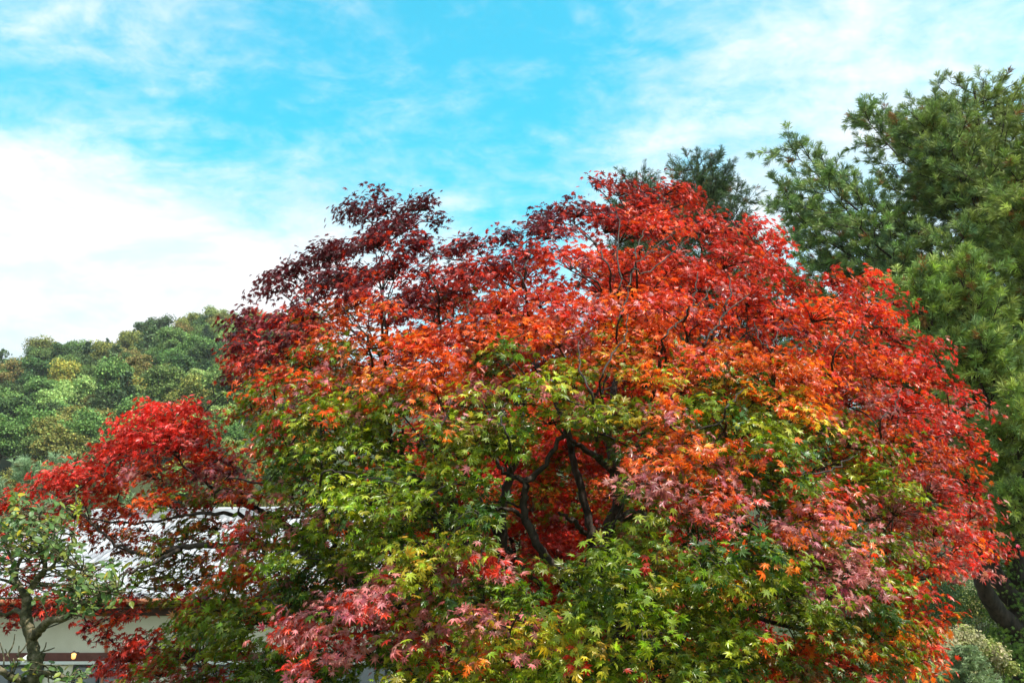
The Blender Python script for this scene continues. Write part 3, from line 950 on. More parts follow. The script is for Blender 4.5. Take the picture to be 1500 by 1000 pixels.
# ------------------------------------------------------------------ ground and hill
M_ground = noise_mat('ground_grass', (0.035, 0.05, 0.015), (0.12, 0.12, 0.05), 0.6, 0.95, c3=(0.07, 0.085, 0.03), detail=10)
gn = 60
xs = np.linspace(-900, 900, gn); ys = np.linspace(-300, 1500, gn)
GX, GY = np.meshgrid(xs, ys)
V = np.stack([GX.ravel(), GY.ravel(), np.zeros(gn * gn)], 1)
ii = (np.arange(gn - 1)[:, None] * gn + np.arange(gn - 1)[None]).ravel()
o = mesh_np('ground', V, np.stack([ii, ii + 1, ii + gn + 1, ii + gn], 1), M_ground)
o['kind'] = 'structure'


def hill_z(x, y):
    u = 750 + np.asarray(x) / np.maximum(np.asarray(y), 1) * FPX / math.cos(PITCH)
    ridge = np.interp(u, [-400, 0, 140, 300, 420, 600, 900, 1500, 2200], [66, 75, 80, 86, 84, 72, 68, 66, 66])
    t = np.clip((np.asarray(y) - 100) / 230, 0, 1)
    s = t ** 0.9
    back = np.clip((np.asarray(y) - 330) / 300, 0, 1)
    return 1.36 * ridge * s * (1 - 0.6 * back ** 1.5) + 1.2 * np.sin(np.asarray(x) * 0.11) * np.sin(np.asarray(y) * 0.083) * t


hx = np.linspace(-420, 420, 90); hy = np.linspace(98, 660, 90)
HX, HY = np.meshgrid(hx, hy)
HZ = hill_z(HX, HY) - 0.3
V = np.stack([HX.ravel(), HY.ravel(), HZ.ravel()], 1)
ii = (np.arange(89)[:, None] * 90 + np.arange(89)[None]).ravel()
o = mesh_np('hill', V, np.stack([ii, ii + 1, ii + 91, ii + 90], 1), noise_mat('hill_floor', (0.02, 0.028, 0.01), (0.05, 0.06, 0.02), 0.3, 0.95), smooth=True)
o['kind'] = 'structure'

# ------------------------------------------------------------------ hillside trees


def tri_clumps(pos, nor, size, col):
    n = len(pos)
    nor = nrm(nor)
    u = nrm(np.cross(nor, nrm(RNG.normal(size=(n, 3))))); v = np.cross(nor, u)
    a = np.array([0, 1.3, 2.5, 3.7, 5.0])
    rr = RNG.uniform(0.5, 1.1, (n, 5)) * size[:, None]
    ring = pos[:, None, :] + rr[..., None] * (np.cos(a)[None, :, None] * u[:, None, :] + np.sin(a)[None, :, None] * v[:, None, :])
    ring += nor[:, None, :] * (RNG.normal(size=(n, 5, 1)) * 0.25) * size[:, None, None]
    F = np.arange(n * 5).reshape(n, 5)
    return ring.reshape(-1, 3), F, np.repeat(col, 5, axis=0)


def broadleaf(rad, hgt, cols, nleaf=6500, leaf=0.16, nb=19, trunk_h=2.0, airy=0.0):
    r_ = bpy.data.objects.new('hillside_tree', None)
    COL.objects.link(r_)
    g_ = Geo()
    g_.tube(spline([(0, 0, -0.5), (0.1, 0, trunk_h), (0, 0.2, trunk_h + hgt * 0.6)], 4), np.linspace(rad * 0.07, 0.05, 9), 6)
    cs = []
    for i in range(nb):
        th = RNG.uniform(0, 6.28); q = math.sqrt(RNG.uniform(0, 1)) * 0.68
        zz_ = RNG.uniform(0.25, 0.85)
        k = math.sqrt(max(0.05, 1 - (zz_ * 2 - 1) ** 2 * 0.7))
        c = np.array([rad * q * k * math.cos(th), rad * q * k * math.sin(th), trunk_h + hgt * zz_])
        cs.append((c, rad * RNG.uniform(0.24, 0.44)))
        g_.tube(spline([(0, 0, trunk_h * 0.8), (c[0] * .5, c[1] * .5, trunk_h + hgt * .25), tuple(c)], 3), np.linspace(rad * .03, 0.03, 7), 4)
    g_.build('trunk', M_bark3, r_)
    per = nleaf // nb
    PP, NN, CC, SS = [], [], [], []
    for c, rr in cs:
        v = nrm(RNG.normal(size=(per, 3)))
        v[:, 2] = np.where(v[:, 2] < -0.3, -v[:, 2], v[:, 2])
        sub = RNG.uniform(0.25, 1.35, per) if airy == 0 else RNG.uniform(0.15, 1.45, per)
        PP.append(c + v * (rr * sub)[:, None] * np.array([1, 1, 0.8]))
        NN.append(v + RNG.normal(size=(per, 3)) * 0.8 + np.array([0, 0, 0.25]))
        base = np.array([cols[k_] for k_ in RNG.integers(0, len(cols), per)])
        CC.append(base * np.exp(RNG.normal(size=(per, 1)) * 0.3) * (1 + RNG.normal(size=(per, 3)) * 0.05))
        SS.append(leaf * RNG.uniform(0.6, 1.2, per))
    V, F, C = tri_clumps(np.concatenate(PP), np.concatenate(NN), np.concatenate(SS), np.clip(np.concatenate(CC), 0.005, 0.8))
    mesh_np('crown', V, F, M_hill, r_, C)
    return r_


def hill_conifer(rad, hgt, cols, n=2200):
    r_ = bpy.data.objects.new('hillside_tree', None)
    COL.objects.link(r_)
    g_ = Geo()
    g_.tube([(0, 0, -0.5), (0, 0, hgt * 0.5), (0, 0, hgt)], [0.22, 0.13, 0.03], 6)
    PP, NN = [], []
    z = 0.18
    while z < 0.98:
        for j in range(6):
            th = RNG.uniform(0, 6.28)
            l_ = rad * (1 - z) ** 0.65 * RNG.uniform(0.7, 1.15)
            e = np.array([math.cos(th) * l_, math.sin(th) * l_, hgt * z + 0.1 * l_])
            s = np.array([0, 0, hgt * z])
            g_.tube([s, e], [0.05, 0.02], 3)
            m = max(6, int(34 * l_ / rad))
            t = RNG.uniform(0.25, 1, m)[:, None]
            sdv = np.array([-math.sin(th), math.cos(th), 0])
            PP.append(s + (e - s) * t + sdv * RNG.normal(size=(m, 1)) * l_ * 0.16 * t + RNG.normal(size=(m, 3)) * 0.12)
            NN.append(np.tile([0, 0, 1.0], (m, 1)) + RNG.normal(size=(m, 3)) * 0.5)
        z += 0.055
    g_.build('trunk', M_bark3, r_)
    PP = np.concatenate(PP); NN = np.concatenate(NN)
    col = np.array([cols[i] for i in RNG.integers(0, len(cols), len(PP))]) * np.exp(RNG.normal(size=(len(PP), 1)) * 0.2)
    V, F, C = tri_clumps(PP, NN, np.full(len(PP), 0.26), col)
    mesh_np('crown', V, F, M_hill, r_, C)
    return r_


KINDS = {
    'dark': (lambda: broadleaf(3.3, 6.0, [(0.061, 0.115, 0.029), (0.081, 0.135, 0.032), (0.068, 0.115, 0.043)]), 'dark green rounded broadleaf tree'),
    'mid': (lambda: broadleaf(3.4, 6.0, [(0.135, 0.216, 0.051), (0.162, 0.243, 0.058), (0.121, 0.203, 0.058)]), 'mid green bushy broadleaf tree'),
    'olive': (lambda: broadleaf(3.5, 5.6, [(0.216, 0.203, 0.043), (0.257, 0.230, 0.051), (0.176, 0.203, 0.051)]), 'olive brown rounded tree turning colour'),
    'yellow': (lambda: broadleaf(3.0, 5.0, [(0.486, 0.378, 0.058), (0.405, 0.365, 0.072), (0.324, 0.338, 0.072)]), 'golden yellow autumn tree'),
    'lime': (lambda: broadleaf(3.0, 5.5, [(0.351, 0.419, 0.116), (0.297, 0.378, 0.116), (0.257, 0.351, 0.102)], airy=1), 'pale lime green loose tree'),
    'rust': (lambda: broadleaf(3.1, 5.4, [(0.311, 0.216, 0.058), (0.270, 0.230, 0.065), (0.216, 0.216, 0.058)]), 'rusty brown autumn tree'),
    'pine': (lambda: hill_conifer(2.8, 9.0, [(0.068, 0.121, 0.058), (0.095, 0.149, 0.065)]), 'dark conifer with level branches'),
    'spreading': (lambda: hill_conifer(4.6, 8.0, [(0.115, 0.176, 0.072), (0.135, 0.203, 0.080)]), 'wide spreading pine with layered branches'),
}
protos = {}


def put_tree(kind, loc, s, rz, label, group):
    if kind not in protos:
        protos[kind] = [[KINDS[kind][0]() for _ in range(2)], 0]
    lst, used = protos[kind]
    src = lst[used % 2]
    if used < 2:
        o_ = src
    else:
        o_ = src.copy()
        COL.objects.link(o_)
        for ch in src.children:
            c_ = ch.copy(); COL.objects.link(c_); c_.parent = o_
    protos[kind][1] += 1
    o_.location = tuple(loc)
    o_.scale = (s, s, s * RNG.uniform(0.9, 1.15))
    o_.rotation_euler = (0, 0, rz)
    o_['label'] = label
    o_['category'] = 'tree'
    o_['group'] = group
    return o_


def hit_hill(px, py):
    r_ = np.array(ray(px, py))
    for y in np.arange(102, 380, 1.0):
        s = y / r_[1]
        x = r_[0] * s; z = CAMZ + r_[2] * s
        if hill_z(x, y) >= z:
            return x, y
    return r_[0] / r_[1] * 326, 326.0


placed = []
landmarks = [   # px, py of the crown's foot, kind, size, label
    (212, 512, 'dark', 1.25, 'dark round-headed tree on the ridge of the hill, left of the gap in the skyline'),
    (156, 506, 'pine', 0.9, 'thin conifer tip poking above the hill ridge'),
    (120, 570, 'pine', 1.35, 'dark bluish conifer left of the wide layered pine on the hill'),
    (215, 548, 'spreading', 1.5, 'widest layered pine on the hillside above the yellow trees'),
    (232, 500, 'dark', 1.3, 'tallest dark tree crown on the hill skyline'),
    (272, 505, 'olive', 1.3, 'olive tree on the hill skyline next to the maple crown'),
    (296, 490, 'pine', 0.8, 'small dark conifer tip on the skyline right beside the maple'),
    (60, 540, 'olive', 1.5, 'broad golden brown tree high on the left of the hill'),
    (20, 590, 'rust', 1.4, 'rust brown tree at the left edge of the hillside'),
    (95, 590, 'olive', 1.0, 'olive tree below the dark bluish conifer'),
    (55, 625, 'mid', 1.3, 'full round green tree in the left middle of the hillside'),
    (195, 606, 'yellow', 1.15, 'brightest yellow tree just above the red maple limb'),
    (165, 590, 'yellow', 0.9, 'yellow-green tree left of the brightest yellow one'),
    (20, 680, 'lime', 1.1, 'pale green bushy tree low at the left edge of the hillside'),
    (95, 655, 'yellow', 1.0, 'ochre tree low on the hillside above the pale bluish pine'),
    (290, 600, 'lime', 1.3, 'pale grey-green tree between the red limb and the maple crown'),
    (325, 655, 'lime', 1.1, 'bright lime tree in the gap left of the maple crown'),
    (340, 690, 'lime', 0.8, 'low lime bush in the gap just above the long left limb'),
    (250, 560, 'mid', 1.1, 'green tree right of the layered pine on the hill'),
    (130, 655, 'dark', 1.0, 'dark green tree beside the ochre tree'),
]
for (px, py, kind, s, lab) in landmarks:
    x, y = hit_hill(px, py)
    s2 = s * (y / 190.0) ** 0.6 * 0.95
    put_tree(kind, (x, y, float(hill_z(x, y)) - 0.5), s2, RNG.uniform(0, 6.28), lab, 'trees on the wooded hillside')
    placed.append((x, y))
kn = ['dark', 'mid', 'mid', 'olive', 'olive', 'mid', 'yellow', 'lime', 'rust', 'pine', 'dark', 'mid', 'olive', 'spreading']
tries = 0
cnt = 0
for u in np.arange(-80, 1600, 17):       # young trees along the foot of the slope
    if u > 460 and RNG.random() < 0.45:
        continue
    y = 104 + RNG.uniform(-4, 9)
    x = (u + RNG.normal() * 5 - 750) / FPX * y
    k_ = str(RNG.choice(['lime', 'mid', 'lime', 'olive']))
    put_tree(k_, (x, y, float(hill_z(x, y)) - 0.6), RNG.uniform(0.5, 0.75), RNG.uniform(0, 6.28),
             KINDS[k_][1] + ' among many like it in the wood on the hillside', 'unmarked ' + KINDS[k_][1] + 's in the hillside wood')
    placed.append((x, y))
for u in np.arange(-60, 440, 15.5):      # the unbroken line of crowns along the ridge
    y = 318 + RNG.uniform(-9, 12)
    x = (u + RNG.normal() * 4 - 750) / FPX * y
    k_ = str(RNG.choice(['dark', 'mid', 'olive', 'mid', 'olive', 'dark']))
    put_tree(k_, (x, y, float(hill_z(x, y)) - 0.8), RNG.uniform(0.95, 1.35), RNG.uniform(0, 6.28),
             KINDS[k_][1] + ' among many like it in the wood on the hillside', 'unmarked ' + KINDS[k_][1] + 's in the hillside wood')
    placed.append((x, y))
while cnt < 270 and tries < 9000:
    tries += 1
    y = 106 + 228 * RNG.uniform(0, 1) ** 0.8
    u = RNG.uniform(-90, 440)
    if cnt > 235:
        u = RNG.uniform(440, 1650)
    x = (u - 750) / FPX * y * 1.0
    if any((x - a) ** 2 + (y - b) ** 2 < (5.0 if cnt <= 235 else 8) ** 2 for a, b in placed):
        continue
    if y < 170 and u < 400:
        k_ = RNG.choice(['lime', 'mid', 'olive', 'mid', 'yellow'])
    else:
        k_ = RNG.choice(kn)
    put_tree(str(k_), (x, y, float(hill_z(x, y)) - 0.5), RNG.uniform(0.7, 1.65) * (1.0 if y > 160 else 0.72), RNG.uniform(0, 6.28),
             KINDS[k_][1] + ' among many like it in the wood on the hillside', 'unmarked ' + KINDS[k_][1] + 's in the hillside wood')
    placed.append((x, y)); cnt += 1
print('hill trees', cnt)

# pale bluish pine at the foot of the hill, behind the left limb
pb = P(60, 1000, 46.0); pb[2] = 0
pine('pale_pine', 'pale blue-green pine at the foot of the hill, above the red limb', pb, 10.9,
     lambda z: float(np.interp(z, [2, 6, 8.5, 10.0, 11.0], [3.2, 3.4, 3.0, 2.0, 0.5])), 0.2, 4.5,
     [(0.27, 0.38, 0.20), (0.32, 0.42, 0.23), (0.22, 0.32, 0.16)], per=16, ln=0.30, wd=0.012, nwh=0.9)

# ------------------------------------------------------------------ tiled house at the left
YAW = R(-4)
HC = np.array([-9.0, 31.0, 0.0])
house = thing('tiled_house', 'cream-walled house with grey tiled roof and copper gutter behind the trees at left', 'house', tuple(HC))
house.rotation_euler = (0, 0, YAW)
M_tile = noise_mat('roof_tile', (0.26, 0.26, 0.28), (0.52, 0.52, 0.54), 1.6, 0.7, bump=0.1, spec=0.3)
M_tile2 = noise_mat('roof_pan', (0.09, 0.09, 0.10), (0.20, 0.20, 0.215), 2.5, 0.8)
M_plaster = noise_mat('cream_plaster', (0.66, 0.60, 0.47), (0.76, 0.70, 0.57), 0.9, 0.9)
M_copper = noise_mat('copper_gutter', (0.36, 0.13, 0.065), (0.50, 0.19, 0.09), 3, 0.45, spec=0.5)
M_wood = noise_mat('dark_wood', (0.05, 0.022, 0.015), (0.10, 0.045, 0.03), 6, 0.7, stretch=(1, 1, 6))
M_band = noise_mat('red_brown_band', (0.12, 0.04, 0.03), (0.17, 0.06, 0.045), 4, 0.6)
M_white = noise_mat('white_paint', (0.74, 0.73, 0.70), (0.82, 0.81, 0.79), 3, 0.6)
M_frame = noise_mat('black_frame', (0.02, 0.02, 0.022), (0.04, 0.04, 0.042), 5, 0.4)
M_glass, tt_, bb_ = principled('window_glass')
bb_.inputs['Base Color'].default_value = (0.16, 0.17, 0.18, 1)
bb_.inputs['Roughness'].default_value = 0.08
O3 = np.zeros(3)
HX0, HX1 = -12.5, 9.5         # eave ends, local x
EZ, RZ = 3.98, 7.25            # eave and ridge height
ED, RD = -1.1, 5.4             # eave and ridge y, local
RX0, RX1 = -6.6, 4.0           # ridge ends


def rpt(x, t):
    return np.array([x, ED + (RD - ED) * t, EZ + (RZ - EZ) * (0.85 * t + 0.15 * t * t)])


g = Geo()   # front and back slopes, hips
tl = np.linspace(0, 1, 9)
for sgn in (1, -1):
    Vv = []
    for t in tl:
        for s in (0, 1):
            xa = HX0 + (RX0 - HX0) * t; xb = HX1 + (RX1 - HX1) * t
            p_ = rpt(xa if s == 0 else xb, t)
            if sgn < 0:
                p_[1] = 2 * RD - p_[1]
            Vv.append(p_)
    g.add(Vv, [[2 * i, 2 * i + 1, 2 * i + 3, 2 * i + 2] for i in range(8)])
for s in (0, 1):
    Vv = []
    for t in tl:
        xa = (HX0 + (RX0 - HX0) * t) if s == 0 else (HX1 + (RX1 - HX1) * t)
        a_ = rpt(xa, t); b_ = a_.copy(); b_[1] = 2 * RD - a_[1]
        Vv += [a_, b_]
    g.add(Vv, [[2 * i, 2 * i + 1, 2 * i + 3, 2 * i + 2] for i in range(8)])
roof = g.build('roof', M_tile2, house, origin=O3)
g = Geo(); ends = Geo()
x = HX0 + 0.15
while x < HX1 - 0.1:
    tmax = 1.0
    if x < RX0:
        tmax = (x - HX0) / (RX0 - HX0)
    elif x > RX1:
        tmax = (HX1 - x) / (HX1 - RX1)
    npt = max(3, int(tmax * 15) * 2)
    ts = np.linspace(-0.01, tmax, npt)
    pp = np.array([rpt(x, t) for t in ts]) + np.array([0, 0, 0.035])
    rr = 0.072 + 0.012 * (np.arange(npt) % 2)
    g.tube(pp, rr, 8)
    ends.tube([pp[0] + np.array([0, -0.035, -0.012]), pp[0] + np.array([0, 0.02, 0])], [0.092, 0.092], 12)
    e0 = pp[0] + np.array([0, -0.036, -0.012])
    a_ = np.arange(12) * math.pi / 6
    ring = e0 + np.stack([np.cos(a_) * .092, 0 * a_, np.sin(a_) * .092], 1)
    ends.add(np.vstack([ring, [e0 - np.array([0, 0.01, 0])]]), [[i, (i + 1) % 12, 12, 12] for i in range(12)])
    x += 0.215
g.build('tile_ribs', M_tile, roof, smooth=True, origin=O3)
ends.build('eave_tiles', M_tile, roof, origin=O3)
g = Geo()
g.box(((RX0 + RX1) / 2, RD, RZ + 0.12), (RX1 - RX0 + 0.5, 0.3, 0.34))
g.tube([(RX0 - 0.3, RD, RZ + 0.33), (RX1 + 0.3, RD, RZ + 0.33)], [0.11, 0.11], 8)
for xx, ex in ((RX0, HX0), (RX1, HX1)):
    q = [rpt(ex + (xx - ex) * t, t) + np.array([0, 0, 0.10]) for t in tl]
    g.tube(q, [0.14] * 9, 8)
g.build('ridge', M_tile, roof, origin=O3)
g = Geo()
g.tube([(HX0, ED - 0.06, EZ - 0.12), (HX1, ED - 0.06, EZ - 0.12)], [0.075, 0.075], 10)
g.box(((HX0 + HX1) / 2, ED + 0.03, EZ - 0.08), (HX1 - HX0, 0.06, 0.1))
g.build('gutter', M_copper, house, origin=O3)
g = Geo()
g.tube(spline([(-3.9, ED - 0.05, EZ - 0.2), (-3.85, ED - 0.02, EZ - 0.4), (-3.2, -0.1, EZ - 1.0), (-3.2, -0.08, 0.3)], 4), [0.045] * 13, 8)
g.build('downpipe', M_copper, house, smooth=True, origin=O3)
g = Geo()
g.box(((HX0 + HX1) / 2, 0.0, EZ - 0.06), (HX1 - HX0 - 0.3, 2.1, 0.05))
x = HX0 + 0.4
while x < HX1 - 0.3:
    g.box((x, -0.5, EZ - 0.16), (0.09, 1.15, 0.12)); x += 0.38
g.box(((HX0 + HX1) / 2, -0.07, EZ - 0.36), (HX1 - HX0 - 2.2, 0.16, 0.22))
g.build('eave_rafters', M_wood, house, origin=O3)
g = Geo()
g.box(((HX0 + HX1) / 2, 5.4, EZ / 2 - 0.1), (HX1 - HX0 - 2.4, 10.8, EZ - 0.2))
g.build('wall', M_plaster, house, origin=O3)
g = Geo(); g.box(((HX0 + HX1) / 2, -0.03, 2.33), (HX1 - HX0 - 2.5, 0.08, 0.24)); g.build('band', M_band, house, origin=O3)
g = Geo(); g.box(((HX0 + HX1) / 2, -0.05, 2.16), (HX1 - HX0 - 2.5, 0.13, 0.09)); g.build('ledge', M_white, house, origin=O3)
for wx, ww in ((-6.0, 1.9), (-3.3, 1.5), (0.4, 1.9), (4.4, 1.9)):
    g = Geo()
    for dx in (-ww / 2, 0, ww / 2):
        g.box((wx + dx, -0.03, 1.48), (0.07, 0.1, 1.22))
    g.box((wx, -0.028, 2.07), (ww + .07, 0.1, 0.06)); g.box((wx, -0.028, 0.89), (ww + .07, 0.1, 0.06))
    fr = g.build('window', M_frame, house, origin=O3)
    for s in (-1, 1):
        g = Geo(); g.box((wx + s * ww / 4, -0.012, 1.48), (ww / 2 - 0.09, 0.03, 1.1)); g.build('pane', M_glass, fr, origin=O3)
# small lit lantern and white flood lamp under the ledge
M_glow, tt_, bb_ = principled('lantern_glow')
bb_.inputs['Base Color'].default_value = (1, 0.55, 0.2, 1)
bb_.inputs['Emission Color'].default_value = (1, 0.42, 0.10, 1)
bb_.inputs['Emission Strength'].default_value = 0.9
lt = thing('wall_lantern', 'small glowing orange lantern on the brown band of the house wall', 'lantern')
lp = P(108, 960, 30.6)
lt.location = tuple(lp)
g = Geo(); g.tube([lp + np.array([0, 0, z]) for z in (-0.09, -0.06, 0.06, 0.09)], [0.03, 0.06, 0.07, 0.03], 8); g.build('lamp_shade', M_glow, lt, smooth=True)
g = Geo(); g.tube([lp + np.array([0, 0, z]) for z in (0.09, 0.12, 0.15)], [0.08, 0.05, 0.01], 8); g.box(lp + np.array([0, 0.17, 0.1]), (0.03, 0.3, 0.03)); g.build('bracket', M_frame, lt)
fl = thing('flood_lamp', 'small white floodlight under the band of the house wall behind the knobby trunk', 'lamp')
lp = P(40, 962, 30.4); fl.location = tuple(lp)
g = Geo(); g.tube([lp + np.array([-0.1, 0, -0.1]), lp, lp + np.array([0.1, 0.05, 0.1])], [0.08, 0.07, 0.05], 8); g.build('lamp_head', M_white, fl, smooth=True)
g = Geo(); g.box(lp + np.array([0.08, 0.3, 0.08]), (0.03, 0.5, 0.03)); g.build('bracket', M_frame, fl)

# ------------------------------------------------------------------ knobby small tree at the left front
kt = thing('quince_tree', 'small knobby-barked tree with oval green leaves at the lower left corner', 'tree', (-2.6, 5.4, 0))
D0 = 5.5


def kl(name, pts, base=None, knob=0.10, k=9):
    q = []
    if base is not None:
        q.append(base)
    q += [(*P(x, y, D0 + dz), 0.8 * r * D0 / FPX) for (x, y, dz, r) in pts]
    s = spline(q, 6)
    s[1:-1, 3] *= 1 + RNG.normal(size=len(s) - 2) * knob
    g_ = Geo(); g_.tube(s[:, :3], np.maximum(s[:, 3], 0.003), k, knob * 0.5)
    g_.build(name, M_bark2, kt, smooth=True)
    return s


kt_l = []
kt_l.append(kl('trunk', [(47, 1000, 0, 12), (50, 965, 0, 11), (46, 935, 0, 10), (38, 905, 0, 10.5), (40, 880, 0, 9.5), (34, 865, 0, 7)], (-2.62, 5.45, 0, 0.055)))
kt_l.append(kl('branch', [(34, 868, 0, 6), (22, 845, 0.05, 5), (21, 825, 0.1, 4), (10, 800, 0.1, 3), (12, 770, 0.1, 2), (8, 750, 0.1, 1)]))
kt_l.append(kl('branch', [(22, 845, 0.05, 4), (30, 820, 0, 3), (48, 798, -0.05, 2.3), (52, 770, -0.05, 1.6), (60, 745, 0, 1)]))
kt_l.append(kl('branch', [(38, 872, 0, 6.5), (55, 848, -0.05, 5.5), (66, 832, -0.1, 4.5), (64, 812, -0.1, 3.4), (75, 790, -0.1, 2.2), (82, 765, -0.1, 1.4)]))
kt_l.append(kl('branch', [(64, 836, -0.1, 4), (78, 828, -0.1, 3), (92, 805, -0.1, 2), (108, 790, -0.1, 1.4), (110, 760, -.1, 1), (112, 722, -.1, .7)]))
kt_l.append(kl('branch', [(47, 935, 0, 7.5), (62, 918, -0.1, 7), (72, 908, -0.15, 6), (96, 904, -0.2, 5), (112, 888, -0.2, 4), (130, 878, -0.2, 3), (155, 868, -0.2, 2), (178, 858, -.2, 1)]))
kt_l.append(kl('branch', [(100, 902, -0.2, 3), (112, 880, -0.2, 2.2), (108, 855, -0.2, 1.6), (120, 835, -.2, 1)]))
kt_l.append(kl('branch', [(54, 988, 0, 6), (75, 985, -0.1, 4.5), (100, 992, -0.15, 3), (130, 985, -0.2, 1.5)]))
kt_l.append(kl('branch', [(36, 900, 0, 5), (22, 893, 0.1, 4), (8, 900, 0.1, 3), (-15, 890, 0.1, 2)]))
kt_l.append(kl('branch', [(40, 998, 0, 7), (15, 990, -0.1, 6), (-8, 975, -0.15, 5), (-40, 960, -.2, 3)]))
for (x, y, x2, y2) in ((18, 990, 8, 950), (18, 990, 28, 945), (5, 982, 0, 940), (24, 960, 42, 935), (10, 960, 22, 928), (56, 960, 68, 940), (56, 955, 80, 948)):
    kt_l.append(kl('branch', [(x, y, -0.1, 1.6), ((x + x2) / 2 + 3, (y + y2) / 2, -0.1, 1.2), (x2, y2, -0.1, 0.7)], k=5))
QC = [(0.07, 0.14, 0.03), (0.10, 0.18, 0.035), (0.13, 0.20, 0.05), (0.09, 0.15, 0.055), (0.17, 0.20, 0.03)]
pos, nor, tip, sz, col = [], [], [], [], []
tw = Geo()
for (x, y, w_, h_, n) in ((30, 760, 32, 22, 42), (62, 775, 40, 24, 60), (90, 800, 34, 26, 60), (60, 806, 40, 18, 42), (15, 800, 22, 30, 30), (118, 850, 30, 22, 52), (150, 860, 32, 20, 50),
                          (105, 870, 24, 16, 26), (120, 888, 34, 12, 24), (80, 750, 24, 16, 20), (12, 845, 16, 20, 12), (60, 870, 18, 12, 7), (100, 985, 40, 14, 26), (30, 980, 26, 18, 10), (112, 745, 6, 26, 10),
                          (168, 838, 20, 20, 24), (25, 725, 20, 14, 12), (-20, 830, 24, 60, 30)):
    for i in range(int(n * 1.9)):
        p_ = P(x + RNG.normal() * w_ * 0.5, y + RNG.normal() * h_ * 0.5, D0 - 0.1 + RNG.normal() * 0.14)
        pos.append(p_)
        nor.append(np.array([RNG.normal() * 0.6, -0.55 + RNG.normal() * 0.5, 0.6 + RNG.normal() * 0.3]))
        tip.append(np.array([RNG.normal(), RNG.normal() * 0.6, -0.35 + RNG.normal() * 0.6]))
        sz.append(RNG.uniform(0.030, 0.052))
        c_ = np.array(QC[RNG.integers(5)]) * math.exp(RNG.normal() * 0.2)
        if RNG.random() < 0.06:
            c_ = np.array((0.45, 0.38, 0.03))
        if y == 745:
            c_ = np.array((0.32, 0.36, 0.03)); tip[-1] = np.array([RNG.normal() * .5, 0, 1.0])
        col.append(c_)
        if i % 3 == 0:
            allp = np.concatenate(kt_l)
            j = int(np.argmin(np.linalg.norm(allp[:, :3] - p_, axis=1) + 0.8 * np.maximum(0, allp[:, 2] - p_[2])))
            a_ = allp[j, :3]
            tw.tube(spline([a_, (a_ + p_) / 2 + RNG.normal(size=3) * 0.02, p_], 3), np.linspace(0.0045, 0.0014, 7), 4)
tw.build('twigs', M_bark2, kt)
col = np.array(col)
V, F, C = place_leaves(OVAL, np.array(pos), np.array(nor), np.array(tip), np.array(sz), col, col * np.array([1.15, 1.0, 0.8]))
mesh_np('foliage', V - np.array(kt.location), F, M_oval, kt, C)

# ------------------------------------------------------------------ shrubs, spruce, ivy at the lower right


def shrub(name, label, c, rad, hgt, cols, n, leaf=0.05, twiggy=0):
    c = np.array(c, float)
    r_ = thing(name, label, 'shrub', (c[0], c[1], 0))
    g_ = Geo()
    PP, NN, CC = [], [], []
    n = n * 2
    rad *= 1.25
    hgt *= 1.15
    ns = 46 + twiggy
    for i in range(ns):
        th = RNG.uniform(0, 6.28); q = math.sqrt(RNG.uniform(0, 1))
        e = np.array([c[0] + rad * q * math.cos(th), c[1] + rad * q * math.sin(th), c[2] + hgt * math.sqrt(max(0.05, 1 - q * q)) * RNG.uniform(0.6, 1.0)])
        s = np.array([c[0] + 0.12 * math.cos(th), c[1] + 0.12 * math.sin(th), 0])
        g_.tube(spline([s, (s + e) / 2 + np.array([0, 0, .15 * hgt]), e], 4), np.linspace(0.014, 0.003, 9), 4)
        m = n // ns
        base = np.array(cols[RNG.integers(len(cols))])
        v = nrm(RNG.normal(size=(m, 3)))
        PP.append(e + v * rad * 0.28 * RNG.uniform(0.5, 1.1, (m, 1)))
        NN.append(v + np.array([0, -0.3, 0.5]) + RNG.normal(size=(m, 3)) * 0.4)
        CC.append(base * np.exp(RNG.normal(size=(m, 1)) * 0.22))
    g_.build('stems', M_bark2, r_)
    PP, NN, CC = map(np.concatenate, (PP, NN, CC))
    V, F, C = place_leaves(OVAL, PP, NN, RNG.normal(size=PP.shape), leaf * RNG.uniform(0.7, 1.2, len(PP)), CC, CC * 1.1)
    mesh_np('foliage', V - np.array(r_.location), F, M_shrub, r_, C)
    return r_


BE = [(0.36, 0.30, 0.17), (0.30, 0.27, 0.14), (0.25, 0.24, 0.10)]
YG = [(0.26, 0.29, 0.07), (0.20, 0.25, 0.06), (0.30, 0.28, 0.08)]
GR = [(0.07, 0.12, 0.03), (0.10, 0.15, 0.035), (0.06, 0.10, 0.04)]


def shp(px, py, d):
    p_ = P(px, py, d); return (p_[0], p_[1], max(0.1, p_[2]))


shrub('dry_shrub', 'dry beige shrub between the maple and the small spruce', shp(1370, 1000, 16), 0.5, 0.55, BE, 2600, 0.05)
shrub('dry_shrub', 'dry beige shrub behind the small spruce', shp(1405, 968, 17), 0.5, 0.4, BE + YG[:1], 2600, 0.055)
shrub('yellow_green_shrub', 'yellow-green shrub beside the ivy-clad pine trunk', shp(1448, 990, 17.5), 0.32, 0.5, YG, 2600, 0.055)
shrub('yellow_green_shrub', 'yellow-green shrub low behind the maple at the right', shp(1345, 985, 21), 0.7, 0.5, YG, 1800, 0.05)
shrub('yellow_green_shrub', 'pale shrub farther back under the curved pine limb', shp(1430, 900, 27), 0.9, 0.6, YG + BE, 2600, 0.06)
shrub('dark_shrub', 'dark green shrub behind the tip of the lowest red maple spray', shp(1395, 905, 26), 0.9, 0.9, GR, 2600, 0.06)
shrub('dark_shrub', 'dark green shrub at the back between the dry shrubs and the curved pine limb', shp(1455, 895, 30), 1.0, 0.9, GR, 2600, 0.065)
